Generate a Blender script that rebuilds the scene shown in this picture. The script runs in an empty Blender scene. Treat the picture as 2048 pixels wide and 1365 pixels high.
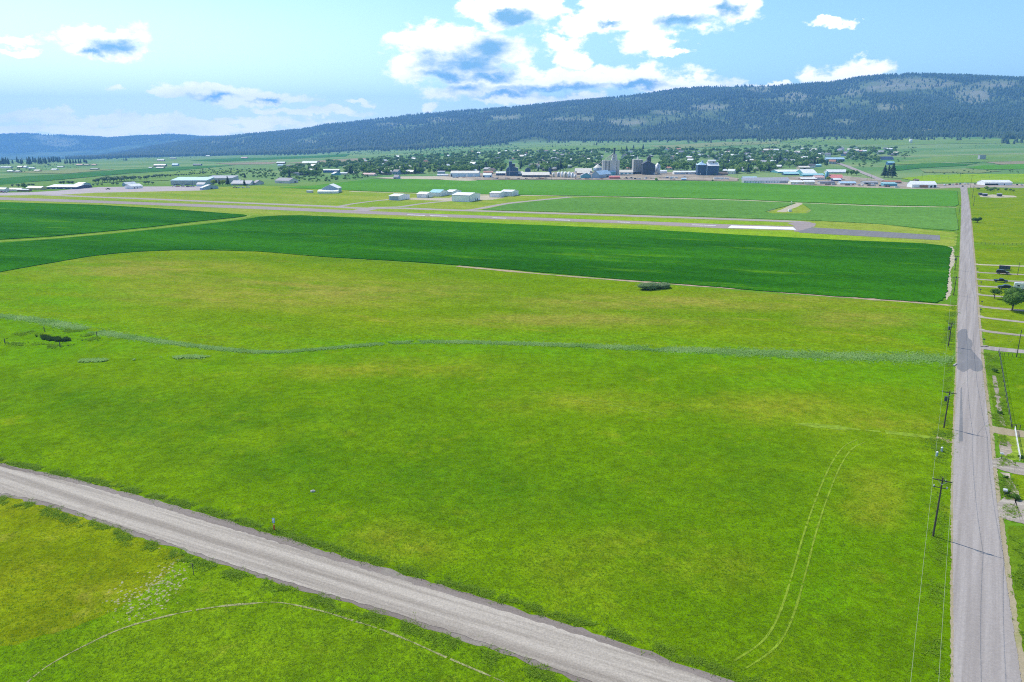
import bpy, bmesh, math, random
import numpy as np
from mathutils import Vector, Matrix

# ------------------------------------------------------------------ camera
F = 1480.0            # focal length in photograph pixels (2048 wide)
CX, CY = 1024.0, 682.5
HOR = 272.0           # row of the level horizon
H = 66.0              # camera height above the fields (m)
PITCH = math.atan((CY - HOR) / F)
cp, sp = math.cos(PITCH), math.sin(PITCH)
scene = bpy.context.scene
C = scene.collection
cam_d = bpy.data.cameras.new('camera'); cam = bpy.data.objects.new('camera', cam_d); C.objects.link(cam)
cam_d.sensor_width = 36.0; cam_d.sensor_fit = 'HORIZONTAL'; cam_d.lens = F / 2048 * 36.0
cam_d.clip_start = 0.5; cam_d.clip_end = 60000
cam.location = (0, 0, H); cam.rotation_euler = (math.pi / 2 - PITCH, 0, 0)
scene.camera = cam

# ------------------------------------------------------------------ light
SUN_EL = math.radians(50); SUN_AZ = math.radians(-46)     # azimuth from +Y, clockwise
scene.view_settings.view_transform = 'Standard'; scene.view_settings.look = 'None'
scene.view_settings.exposure = 0.45; scene.view_settings.gamma = 1.0
scene.view_settings.use_curve_mapping = False
sun_d = bpy.data.lights.new('sun', 'SUN'); sun = bpy.data.objects.new('sun', sun_d); C.objects.link(sun)
sun_d.energy = 3.5; sun_d.angle = math.radians(0.5); sun_d.color = (1.0, 0.95, 0.87)
sdir = Vector((math.sin(SUN_AZ) * math.cos(SUN_EL), math.cos(SUN_AZ) * math.cos(SUN_EL), math.sin(SUN_EL)))
sun.rotation_euler = (-sdir).to_track_quat('-Z', 'Y').to_euler(); sun.location = (0, 0, 300)
scene.cycles.max_bounces = 6; scene.cycles.diffuse_bounces = 2; scene.cycles.glossy_bounces = 2
scene.cycles.transmission_bounces = 4; scene.cycles.volume_bounces = 1; scene.cycles.transparent_max_bounces = 8
scene.cycles.use_denoising = False; scene.cycles.filter_width = 1.1

def ray(px, py):
    r = (px - CX) / F; d = (py - CY) / F
    return np.array([r, cp - d * sp, -sp - d * cp])

# world: Nishita sky with cumulus in directions around the whole dome
world = bpy.data.worlds.new('World'); scene.world = world; world.use_nodes = True
def build_world():
    nt = world.node_tree; N = nt.nodes; L = nt.links; N.clear()
    out = N.new('ShaderNodeOutputWorld'); bg = N.new('ShaderNodeBackground'); L.new(bg.outputs[0], out.inputs[0])
    sky = N.new('ShaderNodeTexSky'); sky.sky_type = 'NISHITA'; sky.sun_disc = False
    sky.sun_elevation = SUN_EL; sky.sun_rotation = SUN_AZ
    sky.altitude = 1000; sky.air_density = 1.0; sky.dust_density = 1.1; sky.ozone_density = 1.5
    sc = N.new('ShaderNodeMix'); sc.data_type = 'RGBA'; sc.blend_type = 'MULTIPLY'; sc.inputs[0].default_value = 1
    L.new(sky.outputs[0], sc.inputs[6]); sc.inputs[7].default_value = (0.112, 0.140, 0.15, 1)
    tc = N.new('ShaderNodeTexCoord'); sx = N.new('ShaderNodeSeparateXYZ'); L.new(tc.outputs['Generated'], sx.inputs[0])
    def M(op, a, b=None, c=None):
        n = N.new('ShaderNodeMath'); n.operation = op
        for i, v in enumerate((a, b, c)):
            if v is None: continue
            if isinstance(v, (int, float)): n.inputs[i].default_value = v
            else: L.new(v, n.inputs[i])
        return n.outputs[0]
    def V(op, a, b=None):
        n = N.new('ShaderNodeVectorMath'); n.operation = op
        for i, v in enumerate((a, b)):
            if v is None: continue
            if isinstance(v, tuple): n.inputs[i].default_value = v
            else: L.new(v, n.inputs[i])
        return n.outputs['Value'] if op == 'LENGTH' else n.outputs[0]
    az = M('ARCTAN2', sx.outputs[0], sx.outputs[1]); el = M('ARCSINE', sx.outputs[2])
    cb = N.new('ShaderNodeCombineXYZ'); L.new(az, cb.inputs[0]); L.new(el, cb.inputs[1]); P = cb.outputs[0]
    def noise(vec, detail, rough, colour=False, lac=2.0):
        n = N.new('ShaderNodeTexNoise'); n.inputs['Scale'].default_value = 1.0; n.inputs['Detail'].default_value = detail
        n.inputs['Roughness'].default_value = rough; n.inputs['Lacunarity'].default_value = lac; L.new(vec, n.inputs['Vector'])
        return n.outputs['Color'] if colour else n.outputs['Fac']
    n1 = noise(V('MULTIPLY', P, (20.0, 34.0, 1.0)), 11, 0.62)
    n2 = noise(V('ADD', V('MULTIPLY', P, (15.0, 30.0, 1.0)), (7.3, 2.1, 0.0)), 7, 0.6)
    wn = noise(V('MULTIPLY', P, (30.0, 44.0, 1.0)), 4, 0.6, True)
    Pw = V('ADD', P, V('MULTIPLY', V('SUBTRACT', wn, (0.5, 0.5, 0.5)), (0.05, 0.030, 0.0)))
    def blob(px, py, a, b):
        d = ray(px, py); d = d / np.linalg.norm(d)
        return (math.atan2(d[0], d[1]), math.asin(d[2]), a / F * 1.04, b / F * 1.06)
    clouds = [(905, 92, 120, 42), (850, 78, 85, 24), (985, 105, 95, 38), (840, 132, 70, 30), (945, 150, 110, 24), (935, 178, 75, 18),
              (1020, 22, 100, 34), (985, 40, 45, 24), (1075, 15, 50, 26), (1185, 40, 75, 28), (1290, 22, 120, 34), (1215, 18, 55, 26), (1400, 12, 105, 40), (1465, 12, 50, 30),
              (1290, 85, 70, 22), (1120, 88, 44, 16), (1150, 118, 38, 18), (1345, 105, 40, 8),
              (1010, 172, 110, 20), (1150, 158, 150, 24), (1260, 156, 120, 22), (1350, 168, 110, 15), (1050, 196, 150, 12),
              (1715, 145, 75, 20), (1650, 155, 35, 12), (1540, 168, 40, 6), (1655, 48, 32, 10), (1690, 52, 14, 7),
              (212, 84, 60, 28), (225, 100, 62, 18), (175, 106, 40, 12), (25, 76, 36, 8), (35, 98, 32, 8),
              (420, 182, 85, 15), (330, 186, 40, 9), (520, 200, 100, 12), (610, 225, 110, 9), (720, 205, 35, 6), (860, 212, 24, 8),
              (60, 232, 90, 9), (240, 240, 160, 11), (430, 246, 190, 11), (110, 258, 200, 10), (300, 262, 260, 9), (245, 180, 25, 6)]
    shades = [(985, 95, 85, 34), (935, 125, 105, 26), (900, 150, 75, 14), (975, 152, 60, 12), (930, 175, 60, 12), (1035, 42, 52, 17), (1010, 30, 30, 10),
              (1215, 48, 34, 7), (1360, 42, 70, 12), (1455, 18, 22, 18), (1100, 178, 130, 11), (1000, 190, 90, 9), (1270, 170, 90, 8),
              (225, 96, 52, 16), (190, 108, 30, 8), (440, 194, 50, 8), (530, 204, 40, 5)]
    cl = [blob(*c) for c in clouds]; sh = [blob(*c) for c in shades]
    def field(lst):
        acc = None
        for (a, e, sa, sb) in lst:
            v = V('LENGTH', V('MULTIPLY', V('SUBTRACT', Pw, (a, e, 0.0)), (1 / sa, 1 / sb, 0.0)))
            acc = v if acc is None else M('MINIMUM', acc, v)
        return M('SUBTRACT', 1.0, acc)
    def sstep(v, a, b):
        n = N.new('ShaderNodeMapRange'); n.interpolation_type = 'SMOOTHSTEP'; L.new(v, n.inputs[0])
        n.inputs[1].default_value = a; n.inputs[2].default_value = b
        return n.outputs[0]
    fc = M('MAXIMUM', field(cl), -1.2)
    # the same cumulus goes on round the rest of the sky
    gen = M('MULTIPLY', M('SUBTRACT', noise(V('MULTIPLY', P, (5.0, 9.0, 1.0)), 3, 0.5), 0.56), 5.0)
    gen = M('ADD', gen, M('MULTIPLY', sstep(M('ABSOLUTE', el), 0.55, 0.9), -1.0))
    side = sstep(M('MAXIMUM', M('ABSOLUTE', az), M('MULTIPLY', el, 2.6)), 0.68, 0.9)
    fc = M('ADD', M('MULTIPLY', fc, M('SUBTRACT', 1.0, side)), M('MULTIPLY', gen, side))
    dens = M('ADD', fc, M('MULTIPLY', M('SUBTRACT', n1, 0.5), 2.5))
    mask = sstep(dens, -0.08, 0.42)
    fs = M('MAXIMUM', field(sh), -1.2)
    shade = sstep(M('ADD', fs, M('MULTIPLY', M('SUBTRACT', n2, 0.5), 2.4)), -0.35, 0.95)
    soft = sstep(n2, 0.40, 0.75)
    shade = M('MAXIMUM', shade, M('MULTIPLY', soft, 0.30))
    cc = N.new('ShaderNodeMix'); cc.data_type = 'RGBA'; L.new(shade, cc.inputs[0])
    cc.inputs[6].default_value = (1.75, 1.62, 1.42, 1); cc.inputs[7].default_value = (0.20, 0.43, 0.62, 1)
    # dusty bright air low over the horizon, whitest under the sun
    da = M('ABSOLUTE', M('SUBTRACT', az, SUN_AZ))
    veil = M('MULTIPLY', sstep(el, 0.25, 0.0), M('ADD', 0.06, M('MULTIPLY', sstep(da, 1.10, 0.10), 0.74)))
    vm = N.new('ShaderNodeMix'); vm.data_type = 'RGBA'; L.new(veil, vm.inputs[0]); L.new(sc.outputs[2], vm.inputs[6]); vm.inputs[7].default_value = (1.35, 1.45, 1.32, 1)
    mx = N.new('ShaderNodeMix'); mx.data_type = 'RGBA'; L.new(M('MULTIPLY', mask, 0.97), mx.inputs[0])
    L.new(vm.outputs[2], mx.inputs[6]); L.new(cc.outputs[2], mx.inputs[7])
    L.new(mx.outputs[2], bg.inputs[0]); bg.inputs[1].default_value = 1.0
    world.cycles.sampling_method = 'MANUAL'; world.cycles.sample_map_resolution = 512
build_world()

# ------------------------------------------------------------------ terrain function
def zfor(py, Y):
    k = (CY - py) / F
    return H + Y * (k * cp - sp) / (cp + k * sp)
_px = [-2500, -700, 0, 150, 250, 500, 600, 650, 720, 800, 900, 1000, 1100, 1200, 1300, 1400, 1500, 1700, 1850, 2048, 2800, 4500]
_yb = [318, 321, 321, 319, 316, 310, 307, 305, 301, 298, 292, 288, 285, 282, 280.5, 279, 277, 275, 274, 272.5, 271, 271]
_Yb = [5200, 5200, 5200, 5000, 5000, 4900, 4800, 4700, 4600, 4500, 4400, 4300, 4200, 4100, 4000, 3900, 3800, 3650, 3550, 3500, 3500, 3500]
_rx = [-2500, -700, 0, 100, 190, 250, 300, 370, 440, 500, 550, 600, 650, 700, 800, 900, 960, 1040, 1140, 1240, 1300, 1350, 1440, 1530, 1600, 1650, 1700, 1735, 1800, 1900, 1960, 2048, 2300, 2800, 4500]
_ry = [316, 318, 319, 318, 314, 304, 295, 284, 277, 270, 266, 261, 251, 247, 234, 224, 221, 215, 205, 195, 188, 180, 174, 173, 170, 167, 158, 154, 150, 153, 156, 159, 165, 190, 240]
_fx = [-2500, -700, -200, 0, 50, 130, 200, 215, 240, 280, 330, 370, 400, 450, 600, 4500]
_fy = [285, 280, 268, 270, 268, 272, 275, 277, 275, 273, 273, 276, 278, 276, 285, 300]
Y0 = 1120.0
def fbm(x, y, seed=0, octs=5):
    rs = np.random.RandomState(seed); v = 0 * x; a = 1.0; f = 1.0
    for o in range(octs):
        for k in range(3):
            t = rs.uniform(0, 2 * math.pi); ph = rs.uniform(0, 6.28)
            v = v + a / 3 * np.sin(f * (x * math.cos(t) + y * math.sin(t)) + ph + 1.3 * np.sin(0.7 * f * (y * math.cos(t) - x * math.sin(t)) + ph * 2))
        a *= 0.5; f *= 2.03
    return v
def hgt(X, Y):
    X = np.asarray(X, float); Y = np.asarray(Y, float)
    Ys = np.maximum(Y, 400.0); p = CX + F * (X / Ys) / cp
    yb = np.interp(p, _px, _yb); Yb = np.interp(p, _px, _Yb)
    Yr = np.interp(p, [0, 600, 1300, 1700, 2048], [8200, 7800, 6900, 6300, 6200])
    yr = np.interp(p, _rx, _ry); yf = np.interp(p, _fx, _fy)
    zb = zfor(yb, Yb); zr = zfor(yr, Yr); Yf = 11800.0; zf = zfor(yf, Yf)
    t1 = np.clip((Ys - Y0) / (Yb - Y0), 0, 1); z = zb * (t1 * 0.75 + 0.25 * t1 * t1)
    t2 = np.clip((Ys - Yb) / (Yr - Yb), 0, 1); s2 = 0.55 * t2 + 0.45 * t2 * t2 * (3 - 2 * t2)
    z = z + (zr - zb) * s2
    env = np.clip(t2 * 4, 0, 1) * np.clip((1 - t2) * 3, 0, 1)
    if np.any(env > 0): z = z + env * (np.clip((zr - zb) / 500, 0, 1)) * 70 * fbm(X / 520.0, Y / 800.0, 3)
    t3 = np.clip((Ys - Yr) / 1200, 0, 1); t3 = t3 * t3 * (3 - 2 * t3)
    z = z - t3 * 0.35 * (zr - zb) * np.clip(zr - zb, 0, 100) / 100
    t4 = np.clip((Ys - 9400) / (Yf - 9400), 0, 1); t4 = t4 * t4 * (3 - 2 * t4)
    z = z + (zf - z) * t4
    if np.any(t4 > 0): z = z + np.clip(t4 * (1 - t4) * 4, 0, 1) * 45 * fbm(X / 600.0, Y / 800.0, 9)
    t5 = np.clip((Ys - Yf) / 2000, 0, 1); z = z - t5 * 150
    und = np.clip((Ys - 1500) / 800, 0, 1) * np.clip((Yb - Ys) / 600, 0, 1)
    if np.any(und > 0): z = z + und * 3.0 * fbm(X / 160.0, Y / 260.0, 5, 3)
    return np.where(Y <= Y0, 0.0, z)
_Ys = np.arange(1110, 9000, 22.0)
def gt(px, py):
    """point of the ground seen at that pixel of the photograph"""
    d = ray(px, py); t = H / -d[2] if d[2] < -1e-6 else 1e9
    if d[1] * t <= Y0: return np.array([d[0] * t, d[1] * t, 0.0])
    i = 0
    while True:                                       # march in short runs until the ray is under the ground
        q = _Ys[i:i + 24]
        if not len(q): i = len(_Ys) - 1; break
        b = np.nonzero(H + d[2] / d[1] * q < hgt(d[0] / d[1] * q, q))[0]
        if len(b): i += b[0]; break
        i += 24
    a0, a1 = _Ys[max(i - 1, 0)], _Ys[i]
    for _ in range(14):
        m = (a0 + a1) / 2
        if H + d[2] / d[1] * m < float(hgt(d[0] / d[1] * m, m)): a1 = m
        else: a0 = m
    m = (a0 + a1) / 2; x = d[0] / d[1] * m
    return np.array([x, m, float(hgt(x, m))])

# ------------------------------------------------------------------ materials
MATS = {}
def new_mat(name):
    m = bpy.data.materials.new(name); m.use_nodes = True; nt = m.node_tree; nt.nodes.clear()
    out = nt.nodes.new('ShaderNodeOutputMaterial'); b = nt.nodes.new('ShaderNodeBsdfPrincipled'); nt.links.new(b.outputs[0], out.inputs[0])
    MATS[name] = m
    return m, nt, b
class NB:
    def __init__(s, nt, coord='Object'):
        s.nt = nt; s.N = nt.nodes; s.L = nt.links
        s.tc = s.N.new('ShaderNodeTexCoord'); s.vec = s.tc.outputs[coord]
    def noise(s, scale, detail=4, rough=0.55, stretch=None, rot=0.0, off=None):
        v = s.vec
        mp = s.N.new('ShaderNodeMapping'); mp.vector_type = 'TEXTURE'; s.L.new(v, mp.inputs[0]); mp.inputs['Rotation'].default_value = (0, 0, -rot)
        mp.inputs['Scale'].default_value = tuple(1 / k for k in (stretch or (1, 1, 1)))   # rot: heading of local y, clockwise from +Y
        if off: mp.inputs['Location'].default_value = tuple(20 * k for k in off)
        n = s.N.new('ShaderNodeTexNoise'); n.inputs['Scale'].default_value = scale; n.inputs['Detail'].default_value = detail
        n.inputs['Roughness'].default_value = rough; s.L.new(mp.outputs[0], n.inputs['Vector'])
        return n.outputs['Fac']
    def step(s, v, a, b, lo=0.0, hi=1.0):
        n = s.N.new('ShaderNodeMapRange'); n.interpolation_type = 'SMOOTHSTEP'; s.L.new(v, n.inputs[0])
        n.inputs[1].default_value = a; n.inputs[2].default_value = b; n.inputs[3].default_value = lo; n.inputs[4].default_value = hi
        return n.outputs[0]
    def math(s, op, a, b):
        n = s.N.new('ShaderNodeMath'); n.operation = op
        for i, v in enumerate((a, b)):
            if isinstance(v, (int, float)): n.inputs[i].default_value = v
            else: s.L.new(v, n.inputs[i])
        return n.outputs[0]
    def mix(s, fac, a, b, mode='MIX'):
        n = s.N.new('ShaderNodeMix'); n.data_type = 'RGBA'; n.blend_type = mode
        for i, v in ((0, fac), (6, a), (7, b)):
            if isinstance(v, (int, float)): n.inputs[i].default_value = v
            elif isinstance(v, tuple): n.inputs[i].default_value = (*v[:3], 1)
            else: s.L.new(v, n.inputs[i])
        return n.outputs[2]
    def bright(s, col, v, lo, hi):
        g = s.step(v, 0.25, 0.75, lo, hi); c = s.N.new('ShaderNodeCombineColor')
        for i in range(3): s.L.new(g, c.inputs[i])
        return s.mix(1.0, col, c.outputs[0], 'MULTIPLY')
    def bump(s, b, v, strength, dist):
        n = s.N.new('ShaderNodeBump'); n.inputs['Strength'].default_value = strength; n.inputs['Distance'].default_value = dist
        s.L.new(v, n.inputs['Height']); s.L.new(n.outputs[0], b.inputs['Normal'])

def grass(name, c1, c2, c3, big=0.012, mid=0.06, fine=2.2, stretch=None, rot=0.0, lo=0.62, hi=1.32, third=(0.55, 0.75), bump=0.8, cover=None):
    m, nt, b = new_mat(name); q = NB(nt)
    col = q.mix(q.step(q.noise(big, 5, 0.6, stretch, rot), 0.36, 0.64), c1, c2)
    col = q.mix(q.step(q.noise(mid, 6, 0.65, stretch, rot, (31, 7, 0)), *third), col, c3)
    if cover:                                # what grows where: lush, dry or dark swards, broken up by noise
        for k, (an, cc) in enumerate(cover):
            a = q.N.new('ShaderNodeAttribute'); a.attribute_name = an
            n1 = q.step(q.noise(0.045, 7, 0.7, stretch, rot, (k * 13 + 2, 5, 0)), 0.33, 0.62); n2 = q.step(q.noise(0.4, 5, 0.7, stretch, rot, (k * 5 + 1, 3, 0)), 0.3, 0.6, 0.45, 1.0)
            w = q.math('MULTIPLY', q.math('MULTIPLY', a.outputs['Fac'], q.math('MULTIPLY', n1, n2)), 0.85)
            col = q.mix(w, col, cc)
    col = q.bright(col, q.noise(0.10, 4, 0.65, None, 0, (2, 6, 0)), 0.86, 1.14)
    col = q.bright(col, q.noise(0.45, 6, 0.75, None, 0, (5, 9, 0)), 0.70, 1.30)
    fn = q.noise(fine, 6, 0.75)
    col = q.bright(col, fn, lo, hi)
    nt.links.new(col, b.inputs['Base Color']); b.inputs['Roughness'].default_value = 1.0; b.inputs['Specular IOR Level'].default_value = 0.0
    q.bump(b, fn, bump, 0.25)
    return m
def plain(name, rgb, rough=0.6, metal=0.0, var=0.12, scale=0.6, spec=0.4, streak=False):
    m, nt, b = new_mat(name); q = NB(nt)
    n = q.noise(scale, 6, 0.65, (1, 1, 0.12) if streak else None)
    col = q.bright(rgb if not isinstance(rgb, tuple) else q.mix(0.0, rgb, rgb), n, 1 - var, 1 + var)
    nt.links.new(col, b.inputs['Base Color']); b.inputs['Roughness'].default_value = rough; b.inputs['Metallic'].default_value = metal
    b.inputs['Specular IOR Level'].default_value = spec
    return m
def ribbed(name, rgb, pitch=0.6, rough=0.45, var=0.1, axis=0):
    """painted corrugated sheet metal"""
    m, nt, b = new_mat(name); q = NB(nt)
    col = q.bright(q.mix(0.0, rgb, rgb), q.noise(0.25, 6, 0.65, (1, 1, 0.2)), 1 - var, 1 + var)
    nt.links.new(col, b.inputs['Base Color']); b.inputs['Roughness'].default_value = rough; b.inputs['Metallic'].default_value = 0.1
    w = q.N.new('ShaderNodeTexWave'); w.bands_direction = 'XY'[axis] if axis < 2 else 'Z'; w.inputs['Scale'].default_value = 1 / pitch
    q.L.new(q.vec, w.inputs['Vector']); q.bump(b, w.outputs[0], 0.3, 0.05)
    return m
def leafy(name, c1, c2, attr='tint', trans=0.25):
    m, nt, b = new_mat(name); q = NB(nt)
    at = q.N.new('ShaderNodeAttribute'); at.attribute_name = attr
    oi = q.N.new('ShaderNodeObjectInfo')
    f = q.math('ADD', q.math('MULTIPLY', at.outputs['Fac'], 0.65), q.math('MULTIPLY', oi.outputs['Random'], 0.35))
    col = q.mix(f, c1, c2); nt.links.new(col, b.inputs['Base Color'])
    b.inputs['Roughness'].default_value = 0.7; b.inputs['Specular IOR Level'].default_value = 0.15
    if trans:
        t = q.N.new('ShaderNodeBsdfTranslucent'); nt.links.new(col, t.inputs[0])
        mx = q.N.new('ShaderNodeMixShader'); mx.inputs[0].default_value = trans
        out = [n for n in q.N if n.type == 'OUTPUT_MATERIAL'][0]
        nt.links.new(b.outputs[0], mx.inputs[1]); nt.links.new(t.outputs[0], mx.inputs[2]); nt.links.new(mx.outputs[0], out.inputs[0])
    return m

G = grass
def heading(p, q):
    d = gt(*q) - gt(*p); return math.atan2(d[0], d[1])
A_RUN = heading((0, 397), (1590, 457)); A_GRAV = heading((0, 960), (1280, 1360))
G('meadow_low', (0.112, 0.225, 0.0015), (0.150, 0.260, 0.0025), (0.200, 0.275, 0.008), 0.016, 0.09, 2.6, cover=[('lush', (0.115, 0.285, 0.002)), ('dry', (0.270, 0.290, 0.018)), ('dark', (0.062, 0.165, 0.004))])
G('meadow_mid', (0.128, 0.230, 0.002), (0.180, 0.260, 0.005), (0.255, 0.270, 0.022), 0.011, 0.055, 1.2, (1.7, 0.45, 1), A_RUN, third=(0.56, 0.72), cover=[('lush', (0.115, 0.280, 0.002)), ('dry', (0.310, 0.270, 0.045)), ('dark', (0.090, 0.190, 0.006))])
G('meadow_near', (0.128, 0.258, 0.003), (0.175, 0.285, 0.005), (0.250, 0.300, 0.02), 0.03, 0.13, 2.8)
G('crop_dark', (0.017, 0.100, 0.002), (0.034, 0.158, 0.003), (0.080, 0.225, 0.003), 0.010, 0.030, 1.2, (2.2, 0.35, 1), A_RUN, 0.75, 1.22, (0.54, 0.74), 0.5)
G('crop_far', (0.085, 0.245, 0.022), (0.105, 0.280, 0.030), (0.145, 0.30, 0.04), 0.006, 0.02, 0.5, (1.9, 0.35, 1), A_RUN, 0.85, 1.1, (0.62, 0.85), 0.3)
G('crop_pale', (0.105, 0.240, 0.040), (0.125, 0.270, 0.048), (0.175, 0.30, 0.05), 0.006, 0.02, 0.5, (1.9, 0.35, 1), A_RUN, 0.85, 1.1, (0.62, 0.85), 0.3)
G('airfield_grass', (0.190, 0.300, 0.022), (0.280, 0.330, 0.045), (0.35, 0.33, 0.10), 0.012, 0.05, 0.9, (2.0, 0.5, 1), A_RUN, 0.75, 1.2, (0.55, 0.75), 0.4)
G('airfield_bright', (0.200, 0.350, 0.012), (0.260, 0.380, 0.020), (0.30, 0.36, 0.05), 0.015, 0.05, 0.9, None, 0.0, 0.75, 1.2)
G('mown', (0.170, 0.235, 0.003), (0.225, 0.255, 0.008), (0.28, 0.265, 0.03), 0.04, 0.13, 2.6)
G('verge', (0.085, 0.175, 0.006), (0.135, 0.230, 0.010), (0.235, 0.24, 0.05), 0.05, 0.16, 2.8)
G('lawn', (0.145, 0.245, 0.004), (0.200, 0.275, 0.008), (0.27, 0.295, 0.03), 0.05, 0.12, 2.0)
G('slope_field', (0.145, 0.255, 0.065), (0.195, 0.295, 0.075), (0.26, 0.30, 0.10), 0.004, 0.014, 0.3, None, 0, 0.8, 1.15)
G('slope_dark', (0.045, 0.160, 0.035), (0.065, 0.185, 0.040), (0.085, 0.20, 0.045), 0.004, 0.014, 0.3, None, 0, 0.85, 1.1)
G('slope_pale', (0.21, 0.27, 0.10), (0.25, 0.28, 0.12), (0.30, 0.27, 0.15), 0.004, 0.014, 0.3, None, 0, 0.85, 1.1)
G('slope_tan', (0.27, 0.24, 0.15), (0.31, 0.26, 0.17), (0.25, 0.27, 0.13), 0.004, 0.014, 0.3, None, 0, 0.85, 1.1)
def road_mat(name, c1, c2, c3, ang, fine=3.0, streak=0.9, lo=0.85, hi=1.12):
    m, nt, b = new_mat(name); q = NB(nt)
    st = q.noise(streak, 5, 0.65, (1.0, 0.02, 1), ang)          # wheel-worn streaks along the road
    col = q.mix(q.step(st, 0.35, 0.65), c1, c2)
    col = q.mix(q.step(q.noise(0.08, 6, 0.7), 0.5, 0.75), col, c3)
    fn = q.noise(fine, 6, 0.8); col = q.bright(col, fn, lo, hi)
    nt.links.new(col, b.inputs['Base Color']); b.inputs['Roughness'].default_value = 1.0; b.inputs['Specular IOR Level'].default_value = 0.05
    q.bump(b, fn, 0.4, 0.04)
    return m
A_ROAD = math.atan2(897 / F / cp, 1.0)       # heading of the paved road, clockwise from +Y
road_mat('asphalt', (0.30, 0.265, 0.24), (0.385, 0.345, 0.315), (0.34, 0.30, 0.275), A_ROAD, 2.5, 0.6)
road_mat('asphalt_patch', (0.185, 0.18, 0.182), (0.215, 0.21, 0.21), (0.25, 0.24, 0.235), A_ROAD, 2.5, 0.6)
road_mat('gravel', (0.285, 0.245, 0.20), (0.46, 0.405, 0.335), (0.36, 0.31, 0.255), A_GRAV, 3.5, 0.55, 0.72, 1.22)
road_mat('gravel_edge', (0.20, 0.165, 0.14), (0.26, 0.22, 0.19), (0.30, 0.27, 0.22), A_GRAV, 4.0, 0.7, 0.7, 1.2)
road_mat('shoulder_gravel', (0.33, 0.27, 0.17), (0.37, 0.31, 0.20), (0.25, 0.26, 0.07), A_ROAD, 3.0, 0.7, 0.75, 1.2)
road_mat('runway_asphalt', (0.30, 0.25, 0.235), (0.35, 0.29, 0.27), (0.36, 0.30, 0.27), A_RUN, 0.8, 0.2)
road_mat('taxi_asphalt', (0.35, 0.30, 0.28), (0.39, 0.335, 0.31), (0.37, 0.33, 0.27), A_RUN, 0.8, 0.2)
road_mat('apron_concrete', (0.40, 0.34, 0.33), (0.46, 0.40, 0.385), (0.48, 0.43, 0.40), A_RUN, 0.6, 0.1)
plain('paint_white', (0.8, 0.8, 0.78), 0.7, 0, 0.08, 1.0)
plain('dirt', (0.40, 0.30, 0.20), 0.95, 0, 0.25, 0.35, 0.1)
plain('dirt_pale', (0.46, 0.40, 0.28), 0.95, 0, 0.25, 0.6, 0.1)
plain('dirt_ditch', (0.30, 0.255, 0.19), 0.95, 0, 0.5, 1.2, 0.1)
plain('dirt_track', (0.29, 0.28, 0.13), 0.95, 0, 0.45, 1.5, 0.1)
plain('track_grass', (0.200, 0.295, 0.018), 0.95, 0, 0.35, 0.7, 0.1)
G('yard_dirt', (0.30, 0.25, 0.19), (0.42, 0.355, 0.28), (0.20, 0.24, 0.10), 0.02, 0.05, 0.5, None, 0, 0.7, 1.25, (0.56, 0.70), 0.2)

# ------------------------------------------------------------------ mesh helpers
def img(X, Y, Z):
    c = Y * cp - (Z - H) * sp; u = Y * sp + (Z - H) * cp
    return CX + F * X / c, CY - F * u / c

rng = np.random.RandomState(11)
def raw_mesh(name, V, Fc, mat=None, attr=None, smooth=False):
    V = np.asarray(V, np.float32); me = bpy.data.meshes.new(name)
    if isinstance(Fc, np.ndarray):
        k = Fc.shape[1]; me.vertices.add(len(V)); me.vertices.foreach_set('co', V.ravel())
        me.loops.add(Fc.size); me.loops.foreach_set('vertex_index', Fc.ravel().astype(np.int32))
        me.polygons.add(len(Fc)); me.polygons.foreach_set('loop_start', np.arange(0, Fc.size, k, dtype=np.int32))
        me.update(calc_edges=True)
    else:
        me.from_pydata([tuple(v) for v in V], [], [tuple(f) for f in Fc])
    if attr is not None:
        a = me.attributes.new('tint', 'FLOAT', 'POINT'); a.data.foreach_set('value', np.asarray(attr, np.float32))
    if mat: me.materials.append(MATS[mat] if isinstance(mat, str) else mat)
    if smooth: me.polygons.foreach_set('use_smooth', np.ones(len(me.polygons), bool))
    me.validate(); return me
def link(name, me, parent=None, loc=(0, 0, 0), rz=0.0):
    o = bpy.data.objects.new(name, me); C.objects.link(o); o.location = loc; o.rotation_euler = (0, 0, rz)
    if parent is not None: o.parent = parent
    return o
def tag(o, label=None, cat=None, group=None, kind=None):
    if label: o['label'] = label
    if cat: o['category'] = cat
    if group: o['group'] = group
    if kind: o['kind'] = kind
    return o
def thing(name, label, cat, loc=(0, 0, 0), rz=0.0, group=None):
    return tag(link(name, None, None, loc, rz), label, cat, group)
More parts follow.
